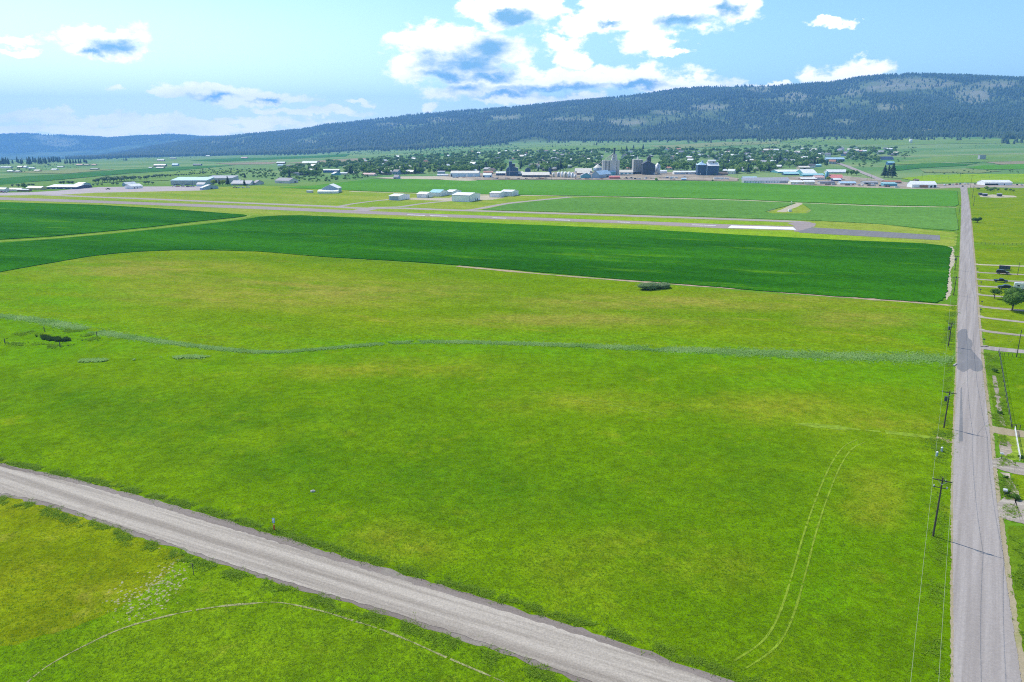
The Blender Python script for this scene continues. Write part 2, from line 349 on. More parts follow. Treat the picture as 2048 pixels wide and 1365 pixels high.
class MB:
    """collects shapes into one mesh"""
    def __init__(s): s.v = []; s.f = []
    def add(s, V, Fc):
        o = len(s.v); s.v += [tuple(map(float, p)) for p in V]; s.f += [tuple(i + o for i in f) for f in Fc]; return s
    def box(s, x0, x1, y0, y1, z0, z1):
        return s.add([(x0, y0, z0), (x1, y0, z0), (x1, y1, z0), (x0, y1, z0), (x0, y0, z1), (x1, y0, z1), (x1, y1, z1), (x0, y1, z1)],
                     [(0, 3, 2, 1), (4, 5, 6, 7), (0, 1, 5, 4), (1, 2, 6, 5), (2, 3, 7, 6), (3, 0, 4, 7)])
    def prism(s, prof, a0, a1, axis='x'):
        """profile [(u, z)] swept along axis"""
        n = len(prof)
        P = [((a0, u, z) if axis == 'x' else (u, a0, z)) for u, z in prof] + [((a1, u, z) if axis == 'x' else (u, a1, z)) for u, z in prof]
        Fs = [tuple(range(n))[::-1], tuple(range(n, 2 * n))] + [(i, (i + 1) % n, n + (i + 1) % n, n + i) for i in range(n)]
        return s.add(P, Fs)
    def cyl(s, c, r0, r1, z0, z1, n=14, cap=True):
        P = []
        for z, r in ((z0, r0), (z1, r1)):
            for i in range(n): P.append((c[0] + r * math.cos(6.2832 * i / n), c[1] + r * math.sin(6.2832 * i / n), z))
        Fs = [(i, (i + 1) % n, n + (i + 1) % n, n + i) for i in range(n)]
        if cap: Fs += [tuple(range(n))[::-1], tuple(range(n, 2 * n))]
        return s.add(P, Fs)
    def tube(s, pts, r, n=6, r1=None):
        pts = [Vector(p) for p in pts]; P = []; m = len(pts)
        for i, p in enumerate(pts):
            d = (pts[min(i + 1, m - 1)] - pts[max(i - 1, 0)]).normalized()
            a = d.cross(Vector((0, 0, 1))); a = a.normalized() if a.length > 1e-3 else Vector((1, 0, 0)); b = d.cross(a)
            rr = r if r1 is None else r + (r1 - r) * i / (m - 1)
            for k in range(n): P.append(p + a * (rr * math.cos(6.2832 * k / n)) + b * (rr * math.sin(6.2832 * k / n)))
        Fs = [(i * n + k, i * n + (k + 1) % n, (i + 1) * n + (k + 1) % n, (i + 1) * n + k) for i in range(m - 1) for k in range(n)]
        Fs += [tuple(range(n))[::-1], tuple(range((m - 1) * n, m * n))]
        return s.add(P, Fs)
    def mesh(s, name, mat, smooth=False): return raw_mesh(name, s.v, s.f, mat, None, smooth)
    def build(s, name, mat, parent=None, smooth=False): return link(name, s.mesh(name, mat, smooth), parent)
def fixn(o):
    bm = bmesh.new(); bm.from_mesh(o.data); bmesh.ops.recalc_face_normals(bm, faces=bm.faces); bm.to_mesh(o.data); bm.free(); return o
def catmull(pts, n=8):
    P = [np.array(p, float) for p in pts]; P = [2 * P[0] - P[1]] + P + [2 * P[-1] - P[-2]]; out = []
    for i in range(1, len(P) - 2):
        for k in range(n):
            t = k / n; a, b, c, d = P[i - 1:i + 3]
            out.append(0.5 * (2 * b + (c - a) * t + (2 * a - 5 * b + 4 * c - d) * t * t + (3 * b - a - 3 * c + d) * t ** 3))
    return out + [P[-2]]
def sheet(name, pts, mat, zoff, skirt=0.0, world=False, jit=0.0, kind='structure'):
    W = [np.array(p, float) if world else gt(*p) for p in pts]
    if jit:
        R = []
        for i in range(len(W)):
            a, b = W[i], W[(i + 1) % len(W)]; n = max(1, int(np.linalg.norm(b - a) / (jit * 3)))
            R += [a + (b - a) * k / n for k in range(n)]
        W = [p + np.array([*(rng.randn(2) * jit * 0.4), 0]) for p in R]
    bm = bmesh.new(); vs = [bm.verts.new((p[0], p[1], 0)) for p in W]; f = bm.faces.new(vs); f.normal_update()
    if f.normal.z < 0: f.normal_flip()
    if max(p[1] for p in W) > Y0:
        bmesh.ops.triangulate(bm, faces=bm.faces[:])
        for _ in range(5):
            e = [x for x in bm.edges if x.calc_length() > 90]
            if not e: break
            bmesh.ops.subdivide_edges(bm, edges=e, cuts=1); bmesh.ops.triangulate(bm, faces=bm.faces[:])
        far = 0.5
    else: far = 0.0
    for v in bm.verts: v.co.z = (float(hgt(v.co.x, v.co.y)) + (far if v.co.y > Y0 else 0)) + zoff
    if skirt:
        be = [e for e in bm.edges if e.is_boundary]
        r = bmesh.ops.extrude_edge_only(bm, edges=be)
        for v in [g for g in r['geom'] if isinstance(g, bmesh.types.BMVert)]: v.co.z -= skirt
    me = bpy.data.meshes.new(name); bm.to_mesh(me); bm.free(); me.materials.append(MATS[mat])
    return tag(link(name, me), kind=kind)
COVER = {'lush': [(100, 600, 230, 60), (1850, 660, 70, 70), (80, 700, 160, 40), (250, 660, 200, 22), (60, 545, 160, 30), (1700, 760, 300, 26), (1650, 1150, 90, 90)],
         'dry': [(1720, 638, 130, 20), (1350, 605, 380, 20), (600, 585, 380, 34), (300, 540, 220, 24), (750, 735, 260, 26), (1760, 850, 150, 34), (1230, 805, 260, 18), (1560, 820, 160, 34), (1150, 640, 300, 14), (1300, 1130, 230, 60), (800, 1090, 120, 40), (1750, 1000, 70, 60)],
         'dark': [(430, 850, 420, 70), (150, 790, 180, 40), (1000, 1000, 260, 60), (700, 920, 380, 70), (1480, 950, 200, 60), (700, 520, 300, 10), (1600, 700, 300, 10)]}
def cover(o, cut=11.0):
    bm = bmesh.new(); bm.from_mesh(o.data); bmesh.ops.triangulate(bm, faces=bm.faces[:])
    for _ in range(7):
        e = [x for x in bm.edges if x.calc_length() > cut]
        if not e: break
        bmesh.ops.subdivide_edges(bm, edges=e, cuts=1); bmesh.ops.triangulate(bm, faces=bm.faces[:])
    bm.to_mesh(o.data); bm.free(); me = o.data; V = np.zeros(len(me.vertices) * 3, np.float32); me.vertices.foreach_get('co', V); V = V.reshape(-1, 3)
    px, py = img(V[:, 0], np.maximum(V[:, 1], 20), V[:, 2]); cr = np.array([gt(*p)[:2] for p in CREEK]); cr = np.array(resample([c for c in cr], 6.0))
    d = np.sqrt(((V[:, None, :2] - cr[None]) ** 2).sum(-1)).min(1)
    for nm, bl in COVER.items():
        v = np.zeros(len(V))
        for (x, y, a, b) in bl: v = np.maximum(v, np.clip(1.0 - ((px - x) / a / 1.25) ** 2 - ((py - y) / b / 1.25) ** 2, 0, 1))
        if nm == 'lush': v = np.maximum(v, np.clip(1.3 - d / 22, 0, 1))
        else: v = v * np.clip((d - 8) / 15, 0, 1)
        at = me.attributes.new(nm, 'FLOAT', 'POINT'); at.data.foreach_set('value', v.astype(np.float32))
def resample(W, step):
    out = [W[0]]
    for a, b in zip(W[:-1], W[1:]):
        n = max(1, int(np.linalg.norm(b - a) / step)); out += [a + (b - a) * k / n for k in range(1, n + 1)]
    return out
def strip(name, pts, width, mat, zoff, jit=0.15, step=3.0, shift=0.0, curve=True, gaps=0.0):
    W = [gt(*p) for p in pts]
    if curve: W = catmull(W, 10)
    W = resample(W, step); n = len(W); L, R = [], []
    wob = np.interp(np.arange(n), np.arange(0, n + 8, 4), rng.randn(len(np.arange(0, n + 8, 4))))
    for i, p in enumerate(W):
        d = W[min(i + 1, n - 1)] - W[max(i - 1, 0)]; d = d / (np.linalg.norm(d[:2]) + 1e-9); s = np.array([d[1], -d[0]])
        w = width * (1 + jit * wob[i] + jit * 0.6 * rng.randn()) / 2; w = max(w, width * 0.12)
        c = p[:2] + s * shift
        L.append(c - s * w); R.append(c + s * w)
    V = [(x, y, float(hgt(x, y)) + (0.5 if y > Y0 else 0) + zoff) for x, y in L + R]
    Fs = [(i, n + i, n + i + 1, i + 1) for i in range(n - 1) if rng.rand() >= gaps]
    return tag(link(name, raw_mesh(name, V, Fs, mat)), kind='structure')
def scatter(name, tV, tF, pos, sc, rz, tint, mat, sz=None, tilt=None):
    """many copies of one small shape as one mesh"""
    n, m = len(pos), len(tV); c, s = np.cos(rz), np.sin(rz); sz = sc if sz is None else sz
    X = (tV[None, :, 0] * c[:, None] - tV[None, :, 1] * s[:, None]) * sc[:, None]
    Y = (tV[None, :, 0] * s[:, None] + tV[None, :, 1] * c[:, None]) * sc[:, None]
    Z = np.repeat(tV[None, :, 2], n, 0) * sz[:, None]
    V = np.stack([X + pos[:, 0:1], Y + pos[:, 1:2], Z + pos[:, 2:3]], -1).reshape(-1, 3)
    Fc = (tF[None] + (np.arange(n) * m)[:, None, None]).reshape(-1, tF.shape[1])
    t = np.repeat(tint[:, None], m, 1) + rng.uniform(-.12, .12, (n, m))
    return link(name, raw_mesh(name, V, Fc, mat, np.clip(t, 0, 1).ravel()))

# ------------------------------------------------------------------ ground sheet
CLEAR = [(1830, 168, 95, 13), (1765, 178, 40, 10), (1945, 190, 45, 22), (1990, 170, 50, 10), (1590, 195, 35, 12), (1520, 180, 30, 8), (1710, 186, 30, 8),
         (1780, 215, 40, 8), (1600, 230, 40, 6), (1690, 245, 30, 7), (1140, 240, 60, 6), (1250, 245, 50, 8), (1010, 235, 40, 6), (880, 240, 40, 6),
         (780, 250, 30, 5), (1510, 258, 25, 6), (1850, 262, 25, 6), (120, 285, 40, 10), (90, 275, 30, 6), (430, 285, 22, 5), (480, 285, 14, 5), (620, 285, 24, 5), (1420, 215, 45, 7), (1330, 225, 30, 6), (330, 303, 20, 5)]
def clear_amt(px, py):
    v = np.zeros_like(px)
    for (x, y, a, b) in CLEAR: v = np.maximum(v, 1 - ((px - x) / a) ** 2 - ((py - y) / b) ** 2)
    return v
def make_ground():
    xs = np.arange(-14000, 14001, 80.0)
    ys = np.concatenate([[-6000, -3000, -1000, -300, 0, 300, 600, 900, 1060], np.arange(1120, 14400, 55.0)])
    Xg, Yg = np.meshgrid(xs, ys); Zg = hgt(Xg, Yg); nx, ny = len(xs), len(ys)
    V = np.stack([Xg, Yg, Zg], -1).reshape(-1, 3)
    i = np.arange((ny - 1) * (nx - 1)); r, c = i // (nx - 1), i % (nx - 1); b = r * nx + c
    Fc = np.stack([b, b + 1, b + nx + 1, b + nx], -1)
    p = CX + F * (Xg / np.maximum(Yg, 400)) / cp; Yb = np.interp(p, _px, _Yb)
    forest = np.clip((Yg - Yb) / 120, 0, 1)
    ipx, ipy = img(Xg, np.maximum(Yg, 10), Zg); dry = np.clip(clear_amt(ipx, ipy) * 1.8, 0, 1) * forest
    me = raw_mesh('ground', V, Fc)
    for nm, a in (('forest', forest), ('dry', dry)):
        at = me.attributes.new(nm, 'FLOAT', 'POINT'); at.data.foreach_set('value', a.ravel().astype(np.float32))
    m, nt, bs = new_mat('ground_land'); q = NB(nt)
    def A(n):
        x = q.N.new('ShaderNodeAttribute'); x.attribute_name = n; return x.outputs['Fac']
    near = q.mix(q.step(q.noise(0.012, 5, 0.6), 0.36, 0.64), (0.110, 0.235, 0.012), (0.160, 0.270, 0.02))
    far = q.mix(q.step(q.noise(0.0028, 6, 0.6, (0.6, 1.6, 1)), 0.38, 0.62), (0.120, 0.240, 0.075), (0.215, 0.305, 0.115))
    far = q.mix(q.step(q.noise(0.007, 6, 0.65, (0.5, 1.5, 1), 0.5, (3, 9, 0)), 0.56, 0.72), far, (0.28, 0.32, 0.15))
    sp_ = q.N.new('ShaderNodeSeparateXYZ'); q.L.new(q.vec, sp_.inputs[0])
    col = q.mix(q.step(sp_.outputs[1], 800, 1300), near, far)
    col = q.bright(col, q.noise(0.9, 6, 0.75), 0.75, 1.2)
    fl = q.mix(q.step(q.noise(0.004, 5, 0.6), 0.35, 0.65), (0.050, 0.085, 0.035), (0.150, 0.195, 0.085))
    dr = q.mix(q.step(q.noise(0.006, 6, 0.65), 0.35, 0.65), (0.26, 0.255, 0.175), (0.18, 0.205, 0.105))
    col = q.mix(A('forest'), col, fl); col = q.mix(A('dry'), col, dr)
    nt.links.new(col, bs.inputs['Base Color']); bs.inputs['Roughness'].default_value = 0.95; bs.inputs['Specular IOR Level'].default_value = 0.0
    me.materials.append(m); me.polygons.foreach_set('use_smooth', np.ones(len(me.polygons), bool))
    tag(link('ground', me), kind='structure')
make_ground()

# ------------------------------------------------------------------ fields, roads, airfield
GR_TOP = [(-260, 880), (-120, 903), (0, 930), (171, 968), (342, 1013), (547, 1074), (700, 1121), (990, 1208), (1186, 1270), (1400, 1344), (1560, 1402), (1800, 1490)]
GR_BOT = [(-260, 950), (-120, 972), (-20, 990), (14, 991), (100, 1010), (212, 1046), (427, 1121), (581, 1170), (700, 1204), (795, 1232), (990, 1297), (1166, 1361), (1300, 1412), (1500, 1490)]
CREEK = [(-260, 618), (-100, 628), (0, 633), (80, 642), (150, 656), (220, 669), (300, 681), (400, 694), (500, 704), (560, 705), (640, 699), (720, 692), (800, 686), (900, 685), (1000, 687), (1100, 690), (1200, 694), (1300, 698), (1400, 702), (1500, 706), (1600, 710), (1700, 714), (1800, 716), (1870, 717), (1905, 722)]
DARK_BOT = [(-300, 605), (-120, 572), (0, 545), (100, 527), (200, 511), (300, 503), (400, 501), (520, 504), (640, 514), (800, 525), (940, 537), (1100, 551), (1250, 564), (1400, 576), (1550, 589), (1700, 599), (1840, 606), (1870, 606), (1888, 598), (1895, 570)]
# meadow between creek and gravel road, and the one beyond the creek
cover(sheet('meadow', [(-260, 618)] + CREEK[1:] + [(1908, 800), (1905, 960), (1904, 1200), (1903, 1500), (1800, 1490)] + GR_TOP[::-1][1:], 'meadow_low', 0.02))
cover(sheet('meadow', CREEK + [(1908, 690), (1914, 640), (1914, 612)] + [(1840, 608)] + DARK_BOT[::-1][3:], 'meadow_mid', 0.02))
sheet('meadow', GR_BOT + [(1480, 1620), (600, 1900), (-700, 1500)], 'meadow_near', 0.02)
mow = catmull([(-260, 1320), (0, 1295), (60, 1280), (160, 1250), (240, 1215), (310, 1170), (345, 1135), (370, 1112)], 6)
sheet('mown_meadow', [tuple(p) for p in mow] + [(212, 1050), (100, 1014), (14, 995), (-20, 994), (-260, 960)], 'mown', 0.03, jit=0.4)
lower_dark = [tuple(p) for p in catmull([(x, y - np.interp(x, [700, 950, 1800, 1860], [0, 4.0, 4.0, 0])) for x, y in DARK_BOT], 5)] + [(1900, 512), (1904, 498), (1892, 493), (1848, 488), (1700, 482), (1500, 472), (1280, 459.5), (1080, 451.5), (900, 444), (760, 437.5), (600, 431.5), (560, 432), (520, 434.5), (480, 441), (400, 450), (300, 461), (200, 471), (100, 480), (0, 487), (-300, 508)]
sheet('crop_field', lower_dark, 'crop_dark', 0.35, 0.35, jit=0.7)
sheet('crop_field', [(-300, 398), (0, 405), (60, 407), (200, 411), (350, 420), (440, 427), (488, 430.5), (494, 432.5), (470, 436), (400, 443), (300, 455), (200, 465), (100, 474), (0, 480), (-300, 500)], 'crop_dark', 0.5, 0.5)
strip('field_path', [(-200, 494), (0, 483), (100, 477), (200, 468), (300, 458), (400, 446.5), (470, 438.5), (498, 433), (490, 429.5)], 4.5, 'track_grass', 0.05, 0.2)
strip('dirt_strip', [(915, 533), (1000, 541), (1100, 550), (1200, 558), (1300, 565.5), (1400, 573), (1500, 580), (1600, 588), (1700, 596), (1800, 603), (1870, 609), (1914, 612)], 2.6, 'dirt', 0.06, 0.3)
strip('dirt_strip', [(1893, 600), (1897, 575), (1898, 545), (1902, 520), (1906, 500), (1900, 494)], 2.0, 'dirt_pale', 0.06, 0.4)
# airfield grass bed
sheet('airfield', [(-300, 385), (0, 388), (110, 383), (330, 378), (520, 372), (620, 374), (740, 380), (900, 388), (1060, 390), (1140, 394), (1640, 440), (1760, 448), (1850, 460), (1916, 466), (1912, 492), (1895, 494), (1848, 489), (1500, 473), (1080, 453), (760, 439), (560, 433), (440, 429), (350, 421.5), (200, 413), (0, 406.5), (-300, 400)], 'airfield_grass', 0.025)
sheet('airfield_strip', [(760, 426), (880, 424), (1080, 431), (1280, 437), (1440, 443), (1560, 446), (1575, 450), (1440, 448.5), (1280, 442.5), (1080, 434.5), (880, 428.5)], 'airfield_bright', 0.035)
sheet('airfield_strip', [(640, 428), (880, 438), (1080, 445.5), (1280, 451.5), (1480, 460.5), (1640, 466), (1800, 481), (1848, 486), (1700, 481), (1500, 471), (1280, 458.5), (1080, 450.5), (900, 443), (760, 436.5)], 'airfield_bright', 0.035)
sheet('runway', [(-300, 386), (0, 395), (200, 401.7), (520, 413.2), (700, 421), (900, 429.4), (1080, 436), (1280, 443), (1440, 448.8), (1590, 453.5), (1600, 461.5), (1440, 457), (1280, 448.8), (1080, 441.4), (900, 435.2), (700, 427), (520, 419), (200, 406.8), (0, 400.3), (-300, 391)], 'runway_asphalt', 0.07)
sheet('runway_turnaround', [(1575, 447), (1612, 443.5), (1632, 448), (1630, 453), (1600, 464), (1588, 463.4), (1590, 453)], 'runway_asphalt', 0.085)
sheet('overrun', [(1625, 455.5), (1720, 461), (1880, 471.5), (1880, 481), (1760, 475), (1600, 466), (1594, 463.5)], 'asphalt_patch', 0.10)
sheet('runway_threshold', [(1462, 451.6), (1586, 455.2), (1592, 460.3), (1456, 456.2)], 'paint_white', 0.11)
for k, (a, b, ya, yb) in enumerate([(1384, 1432, 450.3, 452.0), (815, 850, 430.2, 431.6), (860, 895, 431.8, 433.1), (1110, 1140, 440.3, 441.3), (1235, 1260, 444.5, 445.4), (985, 1012, 436.2, 437.1)]):
    sheet('runway_marking', [(a, ya - 0.3), (b, yb - 0.3), (b, yb + 0.35), (a, ya + 0.35)], 'paint_white', 0.11)
TX = [(60, 389), (200, 395), (260, 397), (400, 402.8), (520, 407.8), (640, 412.5), (725, 417), (800, 417), (900, 420.5), (1080, 426.3), (1280, 432.7), (1440, 438.2), (1580, 443.4), (1615, 446)]
strip('taxiway', TX, 13, 'taxi_asphalt', 0.06, 0.03, 12)
strip('taxiway', [(700, 426), (730, 420), (760, 414.5)], 16, 'taxi_asphalt', 0.065, 0.05)
strip('taxiway', [(676, 414), (700, 409), (740, 403.5), (778, 399.5)], 6, 'taxi_asphalt', 0.05, 0.08)
strip('taxiway', [(760, 415), (800, 414), (835, 409), (870, 405), (905, 401.8)], 7, 'taxi_asphalt', 0.055, 0.08)
strip('dirt_track', [(930, 421), (960, 417.5), (1015, 407.5), (1080, 400.5), (1140, 394.6)], 8, 'taxi_asphalt', 0.05, 0.08)
sheet('apron', [(-200, 384), (0, 386), (60, 385), (115, 382), (150, 378.5), (200, 374.5), (290, 373.5), (400, 373), (432, 378), (400, 381.5), (330, 383), (190, 386), (120, 390), (60, 391), (0, 391.5), (-200, 389)], 'apron_concrete', 0.045)
sheet('apron', [(800, 399), (826, 396), (860, 396.5), (900, 396), (905, 393), (980, 391), (1010, 396), (985, 400), (950, 401), (905, 402.5), (830, 400)], 'dirt_pale', 0.04, jit=1.5)
# far crops
sheet('crop_field', [(560, 376.5), (620, 373), (680, 366), (740, 360.2), (830, 359.5), (935, 363.5), (968, 361.8), (1120, 361.5), (1280, 362.5), (1400, 364), (1480, 366), (1530, 369), (1640, 373), (1760, 377.5), (1832, 379), (1914, 383), (1917, 410), (1910, 413.5), (1760, 411), (1600, 405), (1480, 399.5), (1280, 394.3), (1100, 391.3), (1000, 389.5), (900, 388), (760, 384), (640, 379)], 'crop_far', 0.5, 0.5)
sheet('crop_field', [(965, 420.5), (1018, 409), (1084, 402), (1140, 397), (1280, 396.8), (1480, 402), (1590, 406.5), (1572, 413), (1530, 424), (1545, 428), (1615, 428), (1624, 421), (1604, 407.3), (1760, 414), (1910, 416.5), (1917, 460), (1905, 462), (1850, 458), (1760, 449), (1640, 442.5), (1580, 440.5), (1440, 435.5), (1280, 430), (1080, 423.7)], 'crop_pale', 0.4, 0.4)
strip('field_track', [(700, 383.5), (900, 388.8), (1060, 391.5), (1200, 393.8), (1280, 395.6), (1480, 401), (1600, 406.3), (1760, 412.5), (1850, 414), (1914, 415)], 6, 'dirt_pale', 0.06, 0.25, 10)
sheet('equipment_pad', [(1572, 413.5), (1531, 424), (1546, 427.5), (1614, 427.5), (1623, 421.5), (1604, 408)], 'airfield_grass', 0.05)
strip('dirt_track', [(1562, 424.5), (1580, 416), (1602, 406.5)], 8, 'dirt_pale', 0.07, 0.1)
strip('puddle_track', [(1852, 412.5), (1875, 411.5), (1902, 412.5)], 10, 'taxi_asphalt', 0.07, 0.3)
# gravel road
sheet('gravel_verge', [(x, y - 4) for x, y in GR_TOP] + [(x, y + 5) for x, y in GR_BOT[::-1]], 'gravel_edge', 0.045, jit=0.5)
sheet('gravel_road', [(x, y + 4 + 6 * (x > 300)) for x, y in GR_TOP] + [(x, y - 3) for x, y in GR_BOT[::-1]], 'gravel', 0.08, jit=0.25)
# paved road
RL = [(1909, 1640), (1907, 1365), (1906, 1160), (1906, 960), (1908, 862), (1910, 820), (1913, 740), (1916, 620), (1919, 540), (1922.5, 440), (1923, 400), (1921.5, 378), (1917, 372.5)]
RR = [(2122, 1640), (2043, 1365), (2012, 1160), (1988, 960), (1979, 862), (1974, 820), (1964.5, 740), (1955, 620), (1949.5, 540), (1941.5, 440), (1937, 400), (1933.5, 378), (1936, 371.5)]
def shf(P, d): return [(x + d * (y - 272) / 700, y) for x, y in P]
sheet('road_shoulder', shf(RL, -4) + shf(RR, 9)[::-1], 'shoulder_gravel', 0.05, jit=0.2)
sheet('road', RL + RR[::-1], 'asphalt', 0.09, jit=0.12)
def rd(pts, **k): sheet('road_patch', [tuple(p) for p in catmull(pts + [pts[0]], 4)][:-1], 'asphalt_patch', 0.10, **k)
rd([(1914, 738), (1916, 690), (1914, 672), (1918, 663), (1926, 659), (1934, 661), (1936, 676), (1943, 682), (1945, 690), (1943, 699), (1953, 712), (1962, 722), (1965, 732), (1964, 741), (1955, 744), (1946, 742), (1940, 738), (1934, 742), (1926, 745), (1918, 741)], jit=0.1)
sheet('road_patch', [(1917, 884), (1919.5, 830), (1921, 778), (1924, 775), (1925, 830), (1925.5, 884)], 'asphalt_patch', 0.10, jit=0.08)
# cross street and town ground along the far end
strip('street', [(1780, 371), (1850, 374), (1900, 373.5), (1930, 372), (1990, 374.5), (2060, 375.5), (2300, 378)], 14, 'taxi_asphalt', 0.08, 0.06, 12)
strip('street', [(1662, 322), (1690, 332), (1712, 341), (1740, 352), (1765, 362)], 11, 'taxi_asphalt', 0.2, 0.04, 15)
sheet('industrial_yard', [(880, 354), (900, 349), (1000, 346), (1120, 345), (1240, 344), (1400, 346), (1450, 352), (1478, 358), (1470, 363), (1400, 362), (1280, 361), (1100, 360), (970, 360.5), (935, 362), (890, 359)], 'yard_dirt', 0.06, jit=4)
sheet('industrial_yard', [(1480, 359), (1560, 355), (1680, 352), (1760, 360), (1830, 366), (1870, 369), (1930, 367), (2060, 369), (2060, 374), (1930, 376), (1830, 378.5), (1760, 376.5), (1640, 372), (1530, 368)], 'yard_dirt', 0.065, jit=4)
sheet('industrial_yard', [(745, 357), (800, 354), (880, 353.5), (935, 358), (960, 362.5), (935, 365), (880, 360), (780, 358.5)], 'dirt_pale', 0.055, jit=3)
# hillside fields
for pts, m in [([(-200, 359), (0, 357.5), (60, 353), (130, 349.5), (260, 339), (400, 333.5), (470, 331), (400, 338), (330, 343), (260, 347), (200, 353), (100, 362), (0, 370), (-200, 372)], 'slope_dark'),
               ([(0, 345), (60, 347), (130, 348.5), (230, 339.5), (150, 339), (60, 343)], 'slope_pale'),
               ([(0, 372), (100, 364), (200, 355), (330, 345), (430, 341), (500, 342), (420, 352), (330, 362), (190, 366), (60, 372), (0, 376)], 'slope_field'),
               ([(430, 327), (520, 324.5), (560, 325), (540, 329), (460, 330)], 'slope_tan'),
               ([(380, 322), (480, 317), (600, 313), (700, 309), (690, 314), (560, 319), (450, 324)], 'slope_dark'),
               ([(560, 327), (660, 320), (740, 317), (720, 322), (640, 327)], 'slope_tan'),
               ([(820, 311), (900, 308), (905, 311), (840, 315)], 'slope_dark'),
               ([(1030, 297), (1150, 293), (1240, 292), (1300, 298), (1180, 303), (1080, 303)], 'slope_field'),
               ([(1300, 292), (1420, 286), (1560, 283), (1560, 288), (1420, 294), (1330, 299)], 'slope_pale'),
               ([(1560, 283), (1700, 279), (1820, 277), (2060, 279), (2300, 279), (2300, 290), (1980, 288), (1800, 291), (1620, 291)], 'slope_field'),
               ([(1830, 320), (1900, 312), (2000, 310), (2100, 311), (2100, 322), (1960, 325), (1800, 330), (1780, 327)], 'slope_field'),
               ([(1790, 333), (1850, 327), (1960, 326), (1930, 332), (1840, 337), (1770, 345)], 'slope_dark'),
               ([(1970, 325), (2100, 322), (2100, 328), (2000, 330)], 'slope_tan'),
               ([(1960, 332), (2100, 327), (2100, 338), (1980, 340), (1930, 337)], 'crop_far'),
               ([(1840, 340), (1930, 339), (2000, 343), (1960, 347), (1850, 346)], 'slope_pale'),
               ([(1800, 358), (1860, 351), (1960, 349), (2100, 349), (2100, 366), (1960, 365), (1860, 366)], 'airfield_bright')]:
    sheet('hillside_field', pts, m, 0.12, jit=3)
strip('hillside_track', [(1790, 315), (1850, 313), (1960, 309.5), (2048, 308)], 5, 'dirt_pale', 0.3, 0.3, 20)
strip('hillside_track', [(1800, 322), (1870, 325), (1960, 330)], 5, 'dirt_pale', 0.3, 0.3, 20)
# right of the road: pasture, lawns, driveways
sheet('pasture', [(1940, 376), (2100, 378), (2500, 384), (2500, 487), (2100, 489), (1946, 487), (1943, 440)], 'lawn', 0.02)
sheet('pasture', [(1947, 489), (2100, 491), (2500, 493), (2500, 531), (2100, 530), (1951, 528), (1948, 500)], 'meadow_mid', 0.02)
sheet('lawn', [(1953, 531), (2500, 533), (2500, 700), (2100, 700), (1972, 695), (1962, 640), (1955, 560)], 'lawn', 0.02)
sheet('pasture', [(1974, 706), (2500, 706), (2500, 862), (2048, 860), (1995, 856), (1984, 800), (1972, 740)], 'meadow_low', 0.022)
sheet('rough_verge', [(1972, 706), (1996, 708), (2004, 750), (2012, 800), (2022, 856), (1994, 856), (1984, 800), (1972, 735)], 'verge', 0.035, jit=0.3)
sheet('rough_verge', [(1996, 868), (2120, 872), (2140, 925), (2002, 920)], 'airfield_grass', 0.03, jit=0.4)
sheet('bare_verge', [(2003, 946), (2018, 948), (2026, 965), (2040, 990), (2044, 1010), (2024, 1008), (2012, 985)], 'yard_dirt', 0.045, jit=0.35)
sheet('bare_verge', [(1998, 882), (2018, 884), (2026, 905), (2010, 912), (2000, 905)], 'yard_dirt', 0.045, jit=0.35)
sheet('lawn', [(2026, 945), (2200, 952), (2240, 1015), (2040, 1010), (2016, 985)], 'lawn', 0.03, jit=0.4)
sheet('rough_verge', [(2014, 1052), (2300, 1060), (2500, 1500), (2110, 1600), (2040, 1300), (2022, 1150)], 'verge', 0.03, jit=0.4)
def drive(pts, w, mat='shoulder_gravel'): strip('driveway', pts, w, mat, 0.07, 0.06, 2.0)
for y0, y1, w, mt in [(529, 533, 3.5, 'dirt_pale'), (544.5, 550, 3, 'gravel'), (558.5, 564, 3, 'gravel'), (572, 577, 3.2, 'gravel'), (589, 597, 3, 'gravel'), (612, 622, 3.6, 'gravel'), (633, 645, 3, 'gravel'), (660, 672, 3.2, 'gravel'), (694, 704, 5, 'asphalt')]:
    x0 = np.interp(y0, [520, 620, 740], [1949, 1955, 1964])
    drive([(x0 - 1, y0 - 1), (x0 + 14, y0 + (y1 - y0) * .25), (2048, y1), (2160, y1 + (y1 - y0) * .9)], w, mt)
drive([(1980, 858), (2010, 864), (2048, 869), (2140, 876)], 4.5)
drive([(1984, 920), (2020, 934), (2060, 940), (2160, 946)], 6.5, 'gravel')
drive([(1992, 1010), (2030, 1022), (2070, 1028), (2200, 1045)], 9.5, 'gravel')
strip('dry_ditch', [(1988, 752), (1993, 780), (1998, 815), (2006, 852)], 0.9, 'dirt_ditch', 0.06, 0.3, 0.5)
